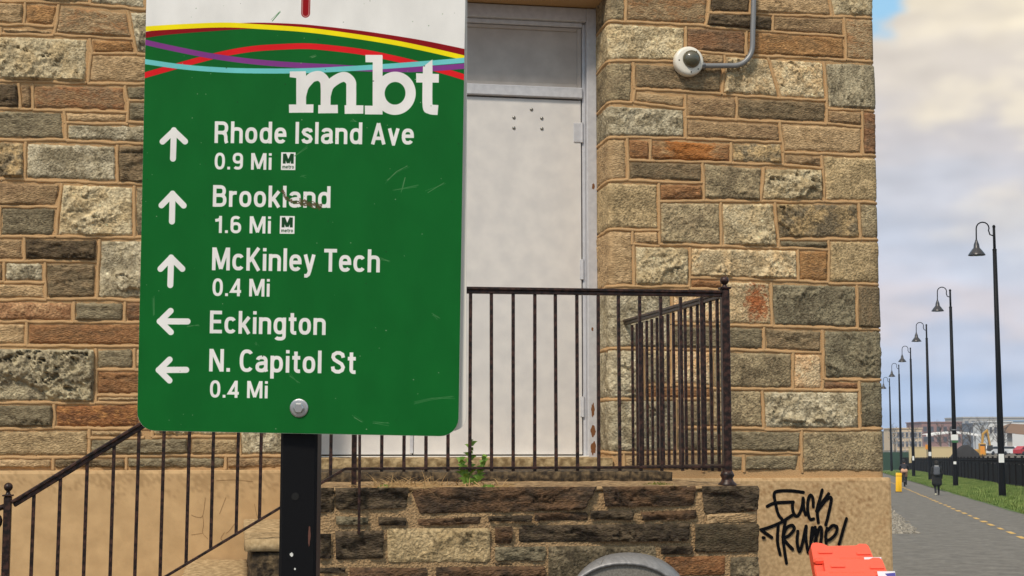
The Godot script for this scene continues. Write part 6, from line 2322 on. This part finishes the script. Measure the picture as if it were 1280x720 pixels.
	part(box_mesh(Vector3(-0.2, EYE - p2.position.y - 0.55, -0.03), Vector3(0.2, EYE - p2.position.y + 0.02, 0.03), 0.01), "board", M.orange_panel, p2)
	part(box_mesh(Vector3(-0.04, -0.3, -0.09), Vector3(0.04, EYE - p2.position.y - 0.3, -0.04)), "leg", M.machine_dark, p2)
	car("parked_car", "white car parked behind the fence between the excavator and the nearest lamp", ahead(601 * k, 262.0), 0.5, M.car_white, false, "vehicles parked beyond the fence")
	car("parked_car", "white car parked right beside the red car beyond the fence", ahead(622 * k, 268.0), -0.6, M.car_white, false, "vehicles parked beyond the fence")
	car("parked_car", "red car parked in the far row behind the nearest lamp", ahead(617 * k, 292.0), 0.9, M.car_red, false, "vehicles parked beyond the fence")
	car("parked_car", "red car parked beyond the fence past the white cars", ahead(640 * k, 258.0), 0.4, M.car_red, false, "vehicles parked beyond the fence")
	# bare trees
	var spots := [[476, 300, 5.0], [500, 310, 5.0], [533, 250, 4.6], [545, 270, 5.0], [560, 280, 5.5], [570, 260, 5.0], [584, 290, 6.0], [592, 280, 5.6], [604, 300, 6.2], [612, 290, 5.4]]
	var where := ["left of the steel lattice frame", "behind the steel lattice frame", "beside the third lamp", "under the white canopy", "behind the second lamp", "behind the soil heap", "behind the excavator arm", "right of the excavator", "behind the white cars", "behind the nearest lamp post"]
	for i in spots.size():
		bare_tree(ahead(spots[i][0] * k, spots[i][1]), spots[i][2], i, "bare grey leafless tree standing " + where[i])

func bare_tree(at: Vector3, tall: float, id: int, label: String) -> void:
	var t := thing("bare_tree", label, "tree", at, 0.0, "bare trees beyond the fence")
	var r := RandomNumberGenerator.new()
	r.seed = 100 + id
	var tr := st_new(true)
	tube(tr, [Vector3(0, -0.4, 0), Vector3(0.05, tall * 0.4, 0), Vector3(0, tall * 0.9, 0)], [0.14, 0.09, 0.03], 6)
	part(tr, "trunk", M.bare_wood, t)
	var st := st_new(true)
	for i in 26:
		var y := tall * r.randf_range(0.25, 0.9)
		var a := r.randf() * TAU
		var l := tall * r.randf_range(0.18, 0.4)
		var d := Vector3(cos(a), r.randf_range(0.5, 1.6), sin(a)).normalized()
		var p := Vector3(0, y, 0)
		tube(st, [p, p + d * l * 0.5, p + d * l + Vector3(0, 0.1, 0)], [0.045, 0.03, 0.015], 4)
		for j in 4:
			var q := p + d * l * r.randf_range(0.3, 1.0)
			var e := (d + Vector3(r.randf_range(-1, 1), r.randf_range(-0.2, 0.8), r.randf_range(-1, 1))).normalized()
			tube(st, [q, q + e * l * 0.5], [0.02, 0.01], 3)
	part(st, "crown", M.bare_wood, t)

func build_excavator(at: Vector3) -> void:
	var e := thing("excavator", "yellow excavator with raised boom on the building site behind the fence", "excavator", at, 0.0)
	var y := EYE - at.y - 1.7
	for z in [-0.8, 0.8]:
		var tr := st_new()
		prism(tr, round_rect(-1.6, y - 1.1, 1.6, y - 0.2, 0.4), z - 0.25, z + 0.25)
		part(tr, "track", M.machine_dark, e)
	part(box_mesh(Vector3(-0.7, -0.4, -0.7), Vector3(0.7, y - 0.15, 0.7)), "undercarriage", M.machine_dark, e)
	part(box_mesh(Vector3(-1.5, y - 0.149, -1.0), Vector3(0.9, y + 1.1, 1.0), 0.15), "engine_house", M.machine_yellow, e)
	var cab := part(box_mesh(Vector3(0.0, y + 0.2, 1.005), Vector3(0.95, y + 1.9, 1.5), 0.08), "cab", M.machine_yellow, e)
	part(box_mesh(Vector3(0.1, y + 0.9, 1.505), Vector3(0.85, y + 1.75, 1.52)), "window", M.car_glass, cab)
	var st := st_new()
	bar(st, Vector3(0.7, y + 0.8, 0.2), Vector3(0.95, y + 3.3, 0.2), 0.24, 0.3, 0.04)
	bar(st, Vector3(0.95, y + 3.2, 0.2), Vector3(1.6, y + 3.75, 0.2), 0.22, 0.28, 0.04)
	part(st, "boom", M.machine_yellow, e)
	st = st_new()
	bar(st, Vector3(1.55, y + 3.8, 0.2), Vector3(1.9, y + 1.6, 0.2), 0.18, 0.22, 0.03)
	part(st, "stick", M.machine_yellow, e)
	st = st_new()
	prism(st, PackedVector2Array([Vector2(1.6, y + 1.6), Vector2(2.15, y + 1.65), Vector2(2.2, y + 1.1), Vector2(1.8, y + 0.8), Vector2(1.45, y + 0.95)]), -0.2, 0.6)
	part(st, "bucket", M.machine_dark, e)
